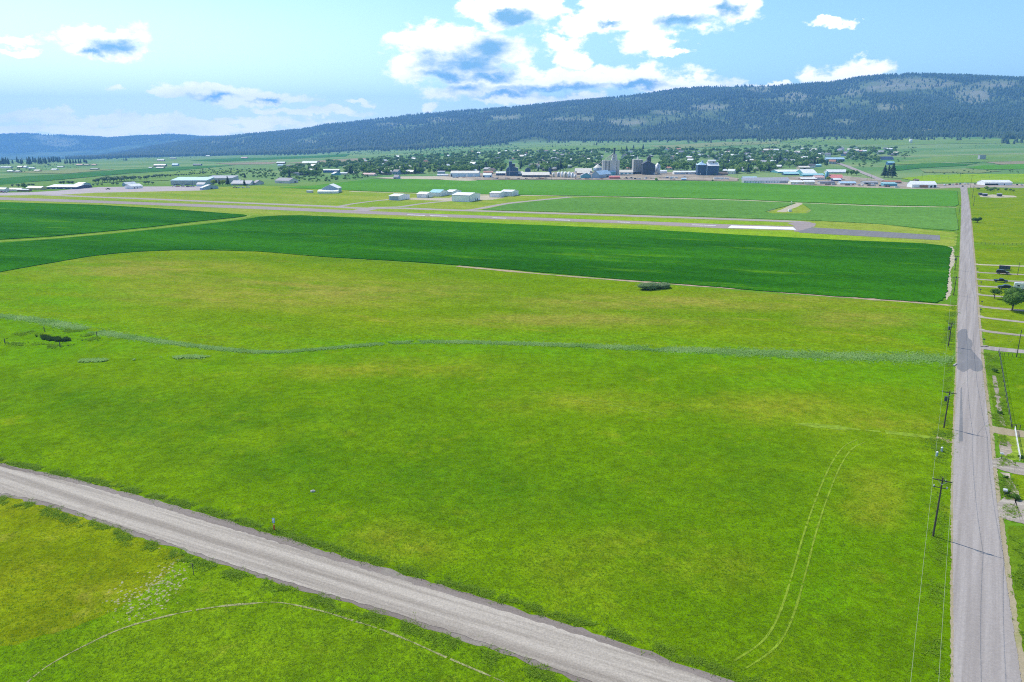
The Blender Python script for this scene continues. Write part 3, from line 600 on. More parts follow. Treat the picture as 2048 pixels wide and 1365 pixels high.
# tracks and worn lines in the meadows
for s_ in (-0.9, 0.9):
    strip('wheel_track', [(1722, 882), (1695, 897), (1672, 930), (1648, 985), (1622, 1060), (1600, 1140), (1578, 1215), (1556, 1265), (1528, 1298), (1480, 1330)], 0.30, 'track_grass', 0.05, 0.14, 0.5, s_, True, 0.04)
    strip('wheel_track', [(1062, 786), (1120, 793), (1200, 805), (1330, 830)], 0.3, 'track_grass', 0.05, 0.15, 0.6, s_, True, 0.1)
strip('wheel_track', [(1590, 848), (1700, 858), (1800, 868), (1896, 880)], 1.6, 'track_grass', 0.05, 0.5, 1.5, 0, True, 0.1)
strip('dirt_track', [(1872, 876), (1890, 880), (1902, 887)], 1.6, 'dirt', 0.07, 0.4, 1.0)
strip('foot_track', [(30, 1390), (55, 1365), (100, 1330), (170, 1292), (250, 1256), (350, 1229), (430, 1215), (500, 1208), (560, 1206), (640, 1222), (700, 1240), (760, 1259), (820, 1283), (880, 1310), (950, 1340), (1010, 1366), (1060, 1392)], 0.30, 'dirt_track', 0.05, 0.3, 0.3, 0, True, 0.06)
# ------------------------------------------------------------------ vegetation
leafy('leaf_town', (0.095, 0.210, 0.038), (0.360, 0.520, 0.095), trans=0.4)
leafy('leaf_far', (0.095, 0.200, 0.045), (0.320, 0.460, 0.110), trans=0.4)
leafy('leaf_lime', (0.24, 0.33, 0.02), (0.40, 0.48, 0.04), trans=0.4)
leafy('leaf_yard', (0.060, 0.150, 0.020), (0.16, 0.30, 0.045), trans=0.4)
leafy('leaf_willow', (0.130, 0.225, 0.090), (0.32, 0.42, 0.21), trans=0.4)
leafy('leaf_thicket', (0.13, 0.24, 0.06), (0.45, 0.56, 0.30), trans=0.4)
leafy('needle', (0.020, 0.050, 0.024), (0.055, 0.105, 0.045), trans=0.15)
leafy('needle_forest', (0.020, 0.046, 0.026), (0.125, 0.190, 0.085), trans=0.15)
leafy('blade_green', (0.150, 0.310, 0.003), (0.340, 0.470, 0.020), trans=0.5)
leafy('blade_verge', (0.165, 0.320, 0.010), (0.320, 0.460, 0.040), trans=0.5)
leafy('blade_pale', (0.19, 0.40, 0.05), (0.54, 0.70, 0.28), trans=0.5)
leafy('blade_reed', (0.025, 0.065, 0.014), (0.085, 0.155, 0.035), trans=0.4)
leafy('blade_dry', (0.20, 0.19, 0.07), (0.33, 0.29, 0.15), trans=0.2)
plain('bark', (0.10, 0.075, 0.055), 0.9, 0, 0.3, 2.0)

def rand_dirs(n, rs):
    v = rs.randn(n, 3); return v / np.linalg.norm(v, axis=1)[:, None]
def crown_mesh(name, seed, n, leaf, mat, squat=0.85, lobes=7, base=0.28, core=True):
    """leaf clumps through a lumpy crown of height 1 and width about 0.8, standing on z = base"""
    rs = np.random.RandomState(seed)
    cen = rand_dirs(lobes, rs) * rs.uniform(0.12, 0.26, (lobes, 1)); cen[:, 2] *= 0.8; rad = rs.uniform(0.17, 0.27, lobes)
    k = rs.randint(0, lobes, n); d = rand_dirs(n, rs); r = rad[k] * rs.uniform(0.55, 1.06, n) ** 0.6
    P = cen[k] + d * r[:, None]; P[:, 2] = P[:, 2] * squat + base + (1 - base) / 2
    P[:, 2] = np.maximum(P[:, 2], base * 0.7)
    nrm = d + 0.8 * rand_dirs(n, rs); nrm /= np.linalg.norm(nrm, axis=1)[:, None]
    a = np.cross(nrm, rand_dirs(n, rs)); a /= np.linalg.norm(a, axis=1)[:, None]; b = np.cross(nrm, a)
    sz = leaf * rs.uniform(0.6, 1.4, n)[:, None]
    Q = np.stack([P - a * sz, P - b * sz * 0.7, P + a * sz, P + b * sz * 0.7], 1); V = Q.reshape(-1, 3)
    Fc = np.arange(4 * n).reshape(n, 4); tint = np.clip(np.repeat(rs.uniform(0, 1, lobes)[k] * 0.5 + rs.uniform(0, .5, n), 4), 0, 1)
    if core:
        vs, fs = [], []
        for c, R in zip(cen, rad):
            o = len(V) + len(vs); m, h_ = 6, 4
            for i in range(h_ + 1):
                for j in range(m):
                    th = math.pi * i / h_; q = R * 0.86 * (1 + 0.12 * rs.randn())
                    vs.append((c[0] + q * math.sin(th) * math.cos(6.283 * j / m), c[1] + q * math.sin(th) * math.sin(6.283 * j / m), (c[2] + q * math.cos(th)) * squat + base + (1 - base) / 2))
            fs += [(o + i * m + j, o + i * m + (j + 1) % m, o + (i + 1) * m + (j + 1) % m, o + (i + 1) * m + j) for i in range(h_) for j in range(m)]
        V = np.vstack([V, np.array(vs)]); Fc = np.vstack([Fc, np.array(fs)]); tint = np.concatenate([tint, np.full(len(vs), 0.3)])
    return V, Fc, tint, raw_mesh(name, V, Fc, mat, tint)
def trunk_mesh(name, seed, base=0.3, r=0.035):
    rs = np.random.RandomState(seed); m = MB()
    m.tube([(0, 0, -0.02), (0.01, 0, base * 0.6), (0, 0.01, base + 0.25)], r, 7, r * 0.45)
    for k in range(5):
        t = rs.uniform(0, 6.28); z = base * rs.uniform(0.75, 1.05); L = rs.uniform(.15, .26)
        m.tube([(0, 0, z), (L * .55 * math.cos(t), L * .55 * math.sin(t), z + .12), (L * math.cos(t), L * math.sin(t), z + .30)], r * 0.45, 5, r * 0.15)
    return m.mesh(name, 'bark')
def conifer_mesh(name, seed, mat, tiers=7, sides=9):
    rs = np.random.RandomState(seed); V, Fs, T = [], [], []
    for i in range(tiers):
        z0 = 0.10 + 0.80 * i / tiers; z1 = z0 + 0.30 * (1 - 0.5 * i / tiers); z1 = min(z1, 1.0); r = 0.19 * (1 - i / tiers) ** 0.85 + 0.02
        o = len(V); V.append((0, 0, z1)); T.append(0.6)
        for j in range(sides * 2):
            q = r * (1.15 if j % 2 == 0 else 0.6) * rs.uniform(0.75, 1.2); t = 6.283 * (j + rs.uniform(-.3, .3)) / (sides * 2)
            V.append((q * math.cos(t), q * math.sin(t), z0 + rs.uniform(-.03, .03) + (0.05 if j % 2 else 0))); T.append(rs.uniform(0, 1) * (1 if j % 2 == 0 else .3))
        Fs += [(o, o + 1 + j, o + 1 + (j + 1) % (sides * 2)) for j in range(sides * 2)]
    return raw_mesh(name, V, np.array(Fs), mat, T)
def ctrunk_mesh(name): return MB().tube([(0, 0, -0.02), (0, 0, 0.5)], 0.022, 6, 0.012).mesh(name, 'bark')

CROWN = [crown_mesh('crown', 100 + k, 130, 0.075, 'leaf_town', lobes=7 + k % 3, squat=0.8 + 0.08 * (k % 4), base=0.2) for k in range(7)]
FARCROWN = [crown_mesh('crown', 140 + k, 46, 0.11, 'leaf_far', lobes=4, base=0.12) for k in range(3)]
WILLOW = [crown_mesh('crown', 160 + k, 170, 0.07, 'leaf_willow', lobes=8, squat=0.7, base=0.12) for k in range(3)]
LIME = crown_mesh('crown', 180, 150, 0.07, 'leaf_lime', lobes=6, base=0.15)
TRUNK = [trunk_mesh('trunk', 200 + k, 0.22) for k in range(3)]
CON = [conifer_mesh('crown', 220 + k, 'needle') for k in range(4)]
CTRUNK = ctrunk_mesh('trunk')
def tree(name, label, cat, loc, h, crown, trunk, group=None, wide=1.0, sink=0.0):
    t = thing(name, label, cat, (float(loc[0]), float(loc[1]), float(loc[2]) - sink), rng.uniform(0, 6.28), group)
    t.scale = (h * wide, h * wide, h)
    link('crown', crown, t); link('trunk', trunk, t)
    return t

def inside(poly, x, y):
    r = False; j = len(poly) - 1
    for i in range(len(poly)):
        (xi, yi), (xj, yj) = poly[i], poly[j]
        if (yi > y) != (yj > y) and x < (xj - xi) * (y - yi) / (yj - yi) + xi: r = not r
        j = i
    return r
# forest on the long mountain, its far neighbour and along the foot
def forest():
    rs = np.random.RandomState(5); n = 230000
    p = rs.uniform(-350, 2450, n); Yb = np.interp(p, _px, _Yb); Yr = np.interp(p, [0, 600, 1300, 1700, 2048], [8200, 7800, 6900, 6300, 6200])
    t = rs.uniform(0, 1, n); t = np.where(rs.rand(n) < 0.13, t * 0.06, t)
    edge = 330 * fbm(p / 60.0, p * 0 + 1.0, 21, 4) - 150; t = np.where(rs.rand(n) < 0.012, -t * 0.12, t)
    Y = Yb + edge + t * (Yr + 260 - Yb - edge); X = (p - CX) / F * Y * cp
    Z = hgt(X, Y); ipx, ipy = img(X, Y, Z)
    ok = (p > 185 + 40 * rs.randn(n))
    cl = clear_amt(ipx + 6 * rs.randn(n), ipy + 1.5 * rs.randn(n)); keep = np.where(cl > 0.05, 0.14, 1.0)
    dens = fbm(X / 170.0, Y / 240.0, 31, 4); keep = keep * np.clip(0.80 + 0.85 * dens, 0.08, 1) * 0.62
    keep = np.where((t > 0.985), 0.75, keep)
    # trees that the slopes in front hide are left out of the far left
    k = ok & (rs.rand(n) < keep); X, Y, Z, p, dens = X[k], Y[k], Z[k], p[k], dens[k]
    # the far left ridge
    m = 26000; q = rs.uniform(-350, 470, m); Yf = 10000 + 1900 * rs.uniform(0, 1, m); Xf = (q - CX) / F * Yf * cp; Zf = hgt(Xf, Yf)
    fx, fy = img(Xf, Yf, Zf); kf = (rs.rand(m) < np.where(clear_amt(fx, fy) > 0, 0.12, 0.75))
    X = np.concatenate([X, Xf[kf]]); Y = np.concatenate([Y, Yf[kf]]); Z = np.concatenate([Z, Zf[kf]])
    N_ = len(X); h = rs.uniform(13, 27, N_) * np.where(rs.rand(N_) < .2, 0.6, 1); w = h * rs.uniform(0.20, 0.30, N_)
    sd = 5; V = [(0, 0, 1.0)] + [(math.cos(6.283 * j / sd), math.sin(6.283 * j / sd), 0.42) for j in range(sd)] + [(0, 0, 0.68)] + [(1.25 * math.cos(6.283 * (j + .5) / sd), 1.25 * math.sin(6.283 * (j + .5) / sd), 0.04) for j in range(sd)]
    V = np.array(V); V[1:6, :2] *= 0.85
    Fc = np.array([(0, 1 + j, 1 + (j + 1) % sd) for j in range(sd)] + [(6, 7 + j, 7 + (j + 1) % sd) for j in range(sd)])
    big = fbm(X / 500.0, Y / 700.0, 41, 3)
    tint = np.clip(0.35 + 0.25 * big + rs.uniform(-.3, .3, N_) + (rs.rand(N_) < .12) * .5, 0, 1)
    o = scatter('conifer_forest', V, Fc, np.stack([X, Y, Z - 0.5], -1), w, rs.uniform(0, 6.28, N_), tint, 'needle_forest', h)
    tag(o, 'dark conifer forest covering the long mountain and the far ridge', 'forest', kind='stuff')
    print('forest trees', N_)
forest()

# conifers one can tell apart
def place_con(px, py, h, label, group, wide=1.0):
    tree('conifer_tree', label, 'conifer', gt(px, py), h, CON[rng.randint(4)], CTRUNK, group, wide * rng.uniform(0.85, 1.15))
for k in range(64):
    x = rng.uniform(-40, 122); y = 331.5 - 0.02 * x + rng.uniform(-5, 0.6) - (3 if x > 95 else 0)
    place_con(x, y, rng.uniform(17, 27), 'tall dark conifer in the grove at the far left edge of the valley', 'conifers in the left grove')
for x, y, h in [(131, 329, 17), (135, 328, 20), (141, 329, 22), (147, 328.5, 19), (152, 328, 17), (158, 328, 20), (162, 327.5, 17), (169, 326.5, 19), (173, 328, 17), (120, 322, 15), (97, 332, 9)]:
    place_con(x, y, h, 'dark conifer in the thin row right of the left grove', 'conifers right of the left grove')
for x, y, h in [(248, 322, 13), (252, 322.5, 14), (254, 322, 12)]:
    place_con(x, y, h, 'dark conifer in the lone clump on the pale left hillside', 'conifers in the lone clump')
for x, y, h, lb in [(1768, 355.5, 21, 'leftmost of the three dark spruces beside the road into town'), (1776, 356, 22, 'middle of the three dark spruces beside the road into town'), (1784, 356.5, 25, 'tallest of the three dark spruces beside the road into town, rightmost')]:
    place_con(x, y, h, lb, 'three spruces by the road', 1.25)
for x, y, h in [(1243, 303, 15), (1253, 305, 22), (1267, 299, 17), (1286, 300, 20), (1188, 291, 14), (1193, 291.5, 15), (1443, 282, 17), (1450, 282, 13), (1673, 281, 14), (1657, 281, 12), (1105, 295, 12), (1495, 285, 12), (1522, 286, 12), (1888, 272.5, 13), (885, 297, 14), (960, 297, 15)]:
    place_con(x, y, h, 'lone dark conifer standing on the green slope above the town', 'lone conifers above the town')

# town: deciduous trees, conifers and houses
TOWN = [(560, 352), (556, 340), (600, 333), (680, 327), (740, 322), (800, 316), (880, 312), (960, 306), (1030, 303), (1120, 303), (1200, 301), (1290, 303), (1330, 298), (1420, 303), (1500, 301), (1560, 297), (1640, 294), (1720, 297), (1790, 300), (1806, 310), (1790, 320), (1740, 326), (1690, 327), (1660, 334), (1600, 338), (1560, 344), (1480, 350), (1440, 347), (1330, 342), (1240, 341), (1200, 338), (1150, 341), (1080, 344), (1000, 344), (900, 346), (820, 350), (760, 352), (720, 350), (640, 352)]
GAPS = [(1204, 308, 1240, 352), (1265, 318, 1322, 352), (1394, 320, 1438, 352), (1010, 322, 1038, 350), (640, 338, 690, 352), (598, 321, 640, 333), (550, 324, 575, 334), (1048, 334, 1064, 350), (1640, 314, 1694, 323), (1755, 312, 1795, 332), (1556, 337, 1700, 352)]
pts = []; tries = 0
while len(pts) < 2350 and tries < 90000:
    tries += 1; x = rng.uniform(555, 1808); y = rng.uniform(293, 353)
    if not inside(TOWN, x, y): continue
    if any(a < x < c and b < y < d + 2 for a, b, c, d in GAPS): continue
    if x > 1640 and rng.rand() < 0.45: continue
    pts.append((x, y))
tw = sorted([(p, gt(*p)) for p in pts], key=lambda q: q[1][1])
hs = rng.uniform(6.5, 13.5, len(tw)) * np.where(rng.rand(len(tw)) < .15, 1.3, 1)
nt_ = 0; rest = []; nc = 0
def zone(x, y):
    a = 'left of the dark stepped elevator' if x < 985 else 'behind the dark stepped elevator' if x < 1150 else 'behind the two concrete elevators' if x < 1330 else 'behind the blue pair of elevators' if x < 1470 else 'behind the long storage row' if x < 1590 else 'above the lilac roofed hall' if x < 1700 else 'at the right edge of town'
    top = np.interp(x, [560, 740, 900, 1030, 1290, 1500, 1640, 1800], [338, 322, 311, 303, 302, 301, 295, 302]); f = (y - top) / (np.interp(x, [560, 1480, 1700, 1800], [352, 349, 328, 318]) - top)
    return a, ('far rows' if f < .36 else 'middle rows' if f < .7 else 'front rows')
for (p, w), h in zip(tw, hs):
    if rng.rand() < 0.16 and nc < 120:
        nc += 1; za, zr_ = zone(*p); place_con(p[0], p[1], h * 1.3, 'dark town conifer, %s %s' % (zr_, za), 'conifers of the town, %s %s' % (zr_, za), 1.2)
    elif nt_ < 290:
        nt_ += 1; za, zr_ = zone(*p); tree('town_tree', 'round green leafy tree, %s %s' % (zr_, za), 'tree', w, h, CROWN[rng.randint(7)][3], TRUNK[rng.randint(3)], 'leafy town trees, %s %s' % (zr_, za), rng.uniform(0.95, 1.5))
    else: rest.append((w, h * 1.12))
def merge_trees(name, items, temps, mat, label, cat):
    Vs, Fs, Ts, o = [], [], [], 0
    for (w, h) in items:
        V, Fc, T, _ = temps[rng.randint(len(temps))]; t = rng.uniform(0, 6.28); c, s_ = math.cos(t), math.sin(t); q = h * rng.uniform(0.9, 1.4)
        Vs.append(np.stack([(V[:, 0] * c - V[:, 1] * s_) * q + w[0], (V[:, 0] * s_ + V[:, 1] * c) * q + w[1], V[:, 2] * h + w[2] - 0.1 * h], -1))
        Fs.append(Fc + o); o += len(V); Ts.append(np.clip(T * 0.7 + rng.uniform(-.25, .35), 0, 1))
    ob = link(name, raw_mesh(name, np.vstack(Vs), np.vstack(Fs), mat, np.concatenate(Ts)))
    return tag(ob, label, cat, kind='stuff')
merge_trees('far_town_trees', rest, FARCROWN, 'leaf_far', 'mass of small leafy trees in the far half of the town', 'trees')
# loose bushes and small trees over the slopes
sc_ = []
for (poly, n, h0, h1) in [([(430, 352), (440, 342), (560, 340), (740, 344), (742, 357), (640, 366), (560, 364), (500, 356)], 260, 3, 7),
                          ([(340, 347), (430, 338), (500, 336), (560, 338), (540, 346), (430, 350)], 90, 2, 5),
                          ([(220, 322), (330, 312), (430, 314), (330, 320)], 60, 2, 6),
                          ([(740, 318), (900, 294), (1020, 290), (1060, 302), (880, 311)], 330, 3, 8),
                          ([(1010, 303), (1060, 292), (1180, 286), (1290, 284), (1240, 291), (1120, 297)], 90, 2, 6),
                          ([(1330, 298), (1420, 291), (1560, 281), (1660, 279), (1620, 293), (1500, 300)], 150, 3, 7),
                          ([(640, 310), (720, 304), (800, 299), (820, 303), (720, 312)], 70, 3, 9),
                          ([(10, 345), (20, 334), (140, 328), (200, 329), (160, 336), (60, 345)], 90, 2, 5),
                          ([(1800, 310), (1830, 303), (2060, 281), (2060, 290), (1900, 300)], 26, 2, 4),
                          ([(1830, 346), (1960, 338), (2060, 341), (2060, 346), (1900, 350)], 26, 2, 4),
                          ([(1700, 330), (1780, 322), (1800, 318), (1790, 300), (1830, 295), (1840, 300), (1800, 324), (1730, 338)], 55, 3, 7)]:
    xs_ = [a for a, b in poly]; ys_ = [b for a, b in poly]; c = 0
    while c < n:
        x, y = rng.uniform(min(xs_), max(xs_)), rng.uniform(min(ys_), max(ys_))
        if inside(poly, x, y) and not any(a < x < c2 and b < y < d + 2 for a, b, c2, d in GAPS): c += 1; sc_.append((gt(x, y), rng.uniform(h0, h1)))
merge_trees('hillside_scrub', sc_, FARCROWN, 'leaf_far', 'scattered bushes and small trees on the slopes round the town', 'scrub')
# shelter belts one can count
for i, x in enumerate(np.linspace(193, 250, 11)):
    tree('willow_tree', 'bushy grey-green tree in the thick belt behind the airport sheds', 'tree', gt(x + rng.uniform(-2, 2), 366.5 - 0.05 * (x - 193) + rng.uniform(-1, 1)), rng.uniform(8.5, 11.5), WILLOW[i % 3][3], TRUNK[i % 3], 'trees of the belt behind the airport', 1.25, 0.4)
for i, x in enumerate(np.linspace(256, 330, 15)):
    tree('willow_tree', 'bushy grey-green tree in the thin belt right of the thick one', 'tree', gt(x + rng.uniform(-2, 2), 362.5 - 0.10 * (x - 256) + rng.uniform(-1, 1)), rng.uniform(6, 9.5), WILLOW[i % 3][3], TRUNK[i % 3], 'trees of the thin belt', 1.2, 0.4)
for i, x in enumerate(np.linspace(336, 410, 15)):
    tree('willow_tree', 'low pale bush in the line between two green fields left of the big warehouse', 'bush', gt(x, 354 - 0.08 * (x - 336) + rng.uniform(-.8, .8)), rng.uniform(3.5, 6), WILLOW[i % 3][3], TRUNK[i % 3], 'bushes between the fields', 1.4, 0.3)
for i, (x, y, h) in enumerate([(25, 374, 5), (37, 375, 6), (58, 373, 5), (66, 373, 5), (122, 369.5, 6), (128, 369.5, 7), (138, 369.5, 7), (146, 369, 6), (187, 372, 4), (195, 371.5, 4.5), (204, 371.5, 4), (226, 371, 5), (234, 371, 5), (290, 369, 6), (297, 369, 6.5), (305, 369, 5)]):
    tree('leafy_bush', 'small leafy bush along the back of the airport apron', 'bush', gt(x, y), h, WILLOW[i % 3][3], TRUNK[i % 3], 'bushes behind the apron', 1.3, 0.3)
for i, (x, y, h, lb) in enumerate([(50, 379, 9, 'round green tree beside the yellow shed at the airport'), (427, 371.5, 9, 'yellow-green tree left of the dark conifer by the big warehouse'), (446, 372.5, 9.5, 'yellow-green tree right of the dark conifer by the big warehouse')]):
    tree('yard_tree', lb, 'tree', gt(x, y), h, (LIME if i else CROWN[1])[3], TRUNK[i], None, 1.2)
for x, y, h, lb in [(439, 371, 9, 'short dark conifer between the two yellow-green trees'), (456, 372, 14, 'tall thin dark conifer left of the long grey roofs'), (489, 371.5, 9, 'dark conifer in front of the long grey roofs'), (505, 370, 7, 'small dark conifer beside the grey gabled house'), (579, 357, 11, 'dark conifer behind the slate-roofed barn'), (490, 357, 9, 'dark conifer behind the long grey roofs')]:
    place_con(x, y, h, lb, None, 1.2)
for x, y, h, lb in [(1544, 342, 9, 'yellow tree among dark ones behind the long white roof'), (1656, 363, 8, 'bright yellow-green tree beside the red roofed shed')]:
    tree('lime_tree', lb, 'tree', gt(x, y), h, LIME[3], TRUNK[0], None, 1.2)
for x, y, h, lb in [(1695, 350, 8, 'leafy tree behind the red roofed shed'), (1703, 351, 10, 'dark leafy tree at the left of the pair beside the town road'), (1713, 351, 9, 'dark leafy tree at the right of the pair beside the town road'), (1313, 363, 5.5, 'round dark bush at the field edge below the silver bin'), (1425, 364, 4, 'dark bush at the field edge below the blue elevator'), (1430, 352, 4.5, 'dark bush at the foot of the blue elevator'), (1500, 346, 13, 'large green tree right of the blue elevator'), (1487, 343, 10, 'green tree behind the large one right of the blue elevator'), (1257, 341, 14, 'large dark round tree between the two concrete elevators'), (1350, 341, 14, 'large light green tree left of the blue elevator'), (1373, 341, 10, 'smaller light green tree left of the blue elevator'), (1180, 340, 12, 'round tree behind the steel bin'), (1830, 363, 5, 'dark bushy tree beside the brown shed in the right pasture')]:
    tree('leafy_tree', lb, 'tree', gt(x, y), h, CROWN[rng.randint(7)][3], TRUNK[0], None, 1.25)
for i, (x, y, h) in enumerate([(1956, 381, 4), (1975, 381.5, 6), (1981, 383, 5), (1988, 382, 5), (1995, 382, 4), (2012, 382, 4.5), (2020, 383, 4), (2026, 384, 3.5)]):
    tree('leafy_bush', 'small dark bush in the row below the white store', 'bush', gt(x, y), h, CROWN[i % 7][3], TRUNK[0], 'bushes below the white store', 1.6, 0.2)
# near trees beside the driveways
BIG = crown_mesh('crown', 300, 2600, 0.030, 'leaf_yard', lobes=12, squat=0.95, base=0.18)
SMALL = crown_mesh('crown', 301, 700, 0.045, 'leaf_yard', lobes=7, base=0.25, core=False)
BUSH = crown_mesh('crown', 302, 900, 0.045, 'leaf_yard', lobes=9, squat=0.9, base=0.05)
tree('yard_tree', 'large round green tree with short trunk beside the driveways', 'tree', gt(2024, 621.5), 9.6, BIG[3], trunk_mesh('trunk', 310, 0.2, 0.03), None, 1.28)
tree('yard_tree', 'small thin-crowned tree by the driveway left of the large tree', 'tree', gt(1988.5, 597.5), 4.6, SMALL[3], trunk_mesh('trunk', 311, 0.3, 0.04), None, 1.25)
tree('leafy_bush', 'dark spreading bush beside the road in the right pasture', 'bush', gt(1954, 446), 5.6, BUSH[3], TRUNK[0], None, 1.75, 0.2)
tree('leafy_bush', 'dark shrub half hidden at the photo edge near the trailer driveway', 'bush', gt(2056, 563), 3.2, BUSH[3], TRUNK[0], None, 1.3, 0.2)
for x, y, h, lb in [(2014, 988, 1.2, 'low shrub behind the pair of white mailboxes'), (2030, 1000, 1.5, 'low shrub at the corner of the nearest driveway'), (2012, 957, 0.9, 'smallest shrub on the bare bank by the wide driveway'), (1990, 745, 1.6, 'shrub at the culvert right of the patched road'), (1998, 828, 1.2, 'shrub in the dry ditch near the gate panel'), (2040, 917, 1.1, 'dark shrub at the near end of the white board fence')]:
    tree('leafy_bush', lb, 'bush', gt(x, y), h, BUSH[3], TRUNK[0], None, 1.5, 0.15)
MOUND = crown_mesh('foliage', 303, 3600, 0.022, 'leaf_thicket', lobes=16, squat=1.0, base=0.0)
mb_ = thing('shrub_thicket', 'low grey-green thicket mound at the edge of the dark crop field', 'shrub', tuple(gt(1308, 578)), 0.35)
for dx, sx, sy, sz, nm in [(-2.5, 17, 8, 4.0, 0), (4.5, 13, 7, 3.4, 1)]:
    o = link('foliage', MOUND[3], mb_, (dx, 0, -0.55)); o.scale = (sx, sy, sz); o.rotation_euler = (0, 0, 0.3 * nm)

# grasses
def tuft(n, seed, w=0.10, lean=0.9):
    rs = np.random.RandomState(seed); V, Fs = [], []
    for k in range(n):
        t = rs.uniform(0, 6.28); c, s_ = math.cos(t), math.sin(t); r = rs.uniform(0, .28); L = rs.uniform(.6, 1.0); q = lean * rs.uniform(.3, 1.3); o = len(V)
        V += [(r * c - w * s_, r * s_ + w * c, 0), (r * c + w * s_, r * s_ - w * c, 0), (r * c + q * c, r * s_ + q * s_, L)]; Fs.append((o, o + 1, o + 2))
    return np.array(V), np.array(Fs)
TUFT = tuft(7, 1); REED = tuft(9, 2, 0.07, 0.6)
def along(pts, n, spread, bias=0.0, curve=True):
    W = [gt(*p)[:2] for p in pts]; W = catmull(W, 8) if curve else W
    W = np.array(W); d = np.linalg.norm(np.diff(W, axis=0), axis=1); cs = np.concatenate([[0], np.cumsum(d)])
    u = rng.uniform(0, cs[-1], n); i = np.clip(np.searchsorted(cs, u) - 1, 0, len(d) - 1); f = (u - cs[i]) / d[i]
    P = W[i] + (W[i + 1] - W[i]) * f[:, None]; t = (W[i + 1] - W[i]) / d[i][:, None]
    off = bias + spread * rng.randn(n); P = P + np.stack([t[:, 1], -t[:, 0]], -1) * off[:, None]
    return P, u / cs[-1]
def blades(name, P, s0, s1, mat, label, T=TUFT, tint=None, flat=1.0):
    n = len(P); pos = np.stack([P[:, 0], P[:, 1], np.zeros(n) + 0.02], -1); sc = rng.uniform(s0, s1, n)
    tint = rng.uniform(0, 1, n) if tint is None else tint
    return tag(scatter(name, T[0], T[1], pos, sc, rng.uniform(0, 6.28, n), tint, mat, sc * flat), label, 'grass', kind='stuff')
# meadow tufts, thinning out with distance
gtop = np.array([gt(*p)[:2] for p in GR_TOP]); gbot = np.array([gt(*p)[:2] for p in GR_BOT]); rl = np.array([gt(*p)[:2] for p in RL]); rr_ = np.array([gt(*p)[:2] for p in RR])
def meadow_pts(n):
    out = []
    while sum(map(len, out)) < n:
        r = 70 + rng.exponential(75, 40000); a = rng.uniform(-0.85, 0.85, 40000); X, Y = r * np.sin(a), r * np.cos(a)
        yt = np.interp(X, gtop[:, 0], gtop[:, 1]); yb_ = np.interp(X, gbot[:, 0], gbot[:, 1]); o_ = np.argsort(rl[:, 1])
        xl = np.interp(Y, rl[o_, 1], rl[o_, 0]); xr = np.interp(Y, np.sort(rr_[:, 1]), rr_[np.argsort(rr_[:, 1]), 0])
        k = ((Y > yt + 0.8) | (Y < yb_ - 0.8)) & ((X < xl - 1.2)) & (r < 330)
        out.append(np.stack([X[k], Y[k]], -1))
    return np.vstack(out)[:n]
P_ = meadow_pts(95000)
pt = fbm(P_[:, 0] / 9.0, P_[:, 1] / 9.0, 51, 4)
blades('meadow_grass', P_, 0.15, 0.38, 'blade_green', 'green meadow grass tufts over the near fields', tint=np.clip(0.5 + 0.35 * pt + rng.uniform(-.25, .25, len(P_)), 0, 1), flat=0.5)
v1, _ = along(GR_TOP, 8000, 0.6, -1.5); v2, _ = along(GR_BOT, 7000, 0.8, 1.7); v3, _ = along(RL[:-3], 8000, 0.8, -2.0); v4, _ = along(RR[:6], 3500, 0.8, 2.4)
def clump(P, s_, lim, seed): return P[fbm(P[:, 0] / s_, P[:, 1] / s_, seed, 4) > lim]
v1, v2, v3, v4 = clump(v1, 1.1, -.3, 71), clump(v2, 1.1, -0.1, 72), clump(v3, 2.2, 0.0, 73), clump(v4, 2.0, 0.0, 74)
blades('verge_grass', np.vstack([v1, v2, v3]), 0.2, 0.6, 'blade_verge', 'taller green grass along the edges of both roads', flat=0.6)
# widen the growth towards the road
W = np.array(catmull([gt(*p)[:2] for p in CREEK], 8)); d = np.linalg.norm(np.diff(W, axis=0), axis=1); cs = np.concatenate([[0], np.cumsum(d)])
n = 30000; u = rng.uniform(0, cs[-1], n); i = np.clip(np.searchsorted(cs, u) - 1, 0, len(d) - 1); f = (u - cs[i]) / d[i]; t = (W[i + 1] - W[i]) / d[i][:, None]
wd = np.interp(u / cs[-1], [0, .12, .25, .35, .5, .7, .85, 1], [.8, 1.3, 1.6, 1.0, .7, 1.1, 2.2, 3.2]); off = wd * rng.randn(n)
cw = W[i] + (W[i + 1] - W[i]) * f[:, None] + np.stack([t[:, 1], -t[:, 0]], -1) * off[:, None]
br = fbm(cw[:, 0] / 3.5, cw[:, 1] / 3.5, 61, 4)
blades('creek_weeds', cw[br > -0.75], 0.25, 0.95, 'blade_pale', 'pale tall weeds along the winding creek through the meadow', REED, np.clip(0.55 + 0.4 * br[br > -0.75] + rng.uniform(-.35, .35, (br > -0.75).sum()), 0, 1), 0.6)
b1, _ = along([(160, 723), (230, 722), (290, 720), (340, 718), (372, 715), (400, 716), (430, 717)], 3500, 0.7); b1 = clump(b1, 3.0, 0.12, 75)
blades('ditch_weeds', b1, 0.35, 0.9, 'blade_pale', 'pale weeds in the short dry ditch below the creek', REED)
b2, _ = along([(1897, 690), (1900, 660), (1903, 635), (1905, 618)], 2600, 0.9); b2 = clump(b2, 2.0, 0.1, 76); b3, _ = along([(1874, 905), (1882, 880), (1890, 862)], 500, 1.4)
b4, _ = along([(1978, 708), (1988, 745), (1992, 790), (2000, 840)], 2600, 1.1); b5, _ = along([(2008, 955), (2016, 985), (2030, 1000)], 500, 0.8)
blades('roadside_weeds', np.vstack([b2, b3, clump(b4, 1.8, .1, 77), b5, v4]), 0.25, 0.7, 'blade_verge', 'rough weeds along the pole line and the right road edge', REED, flat=0.6)
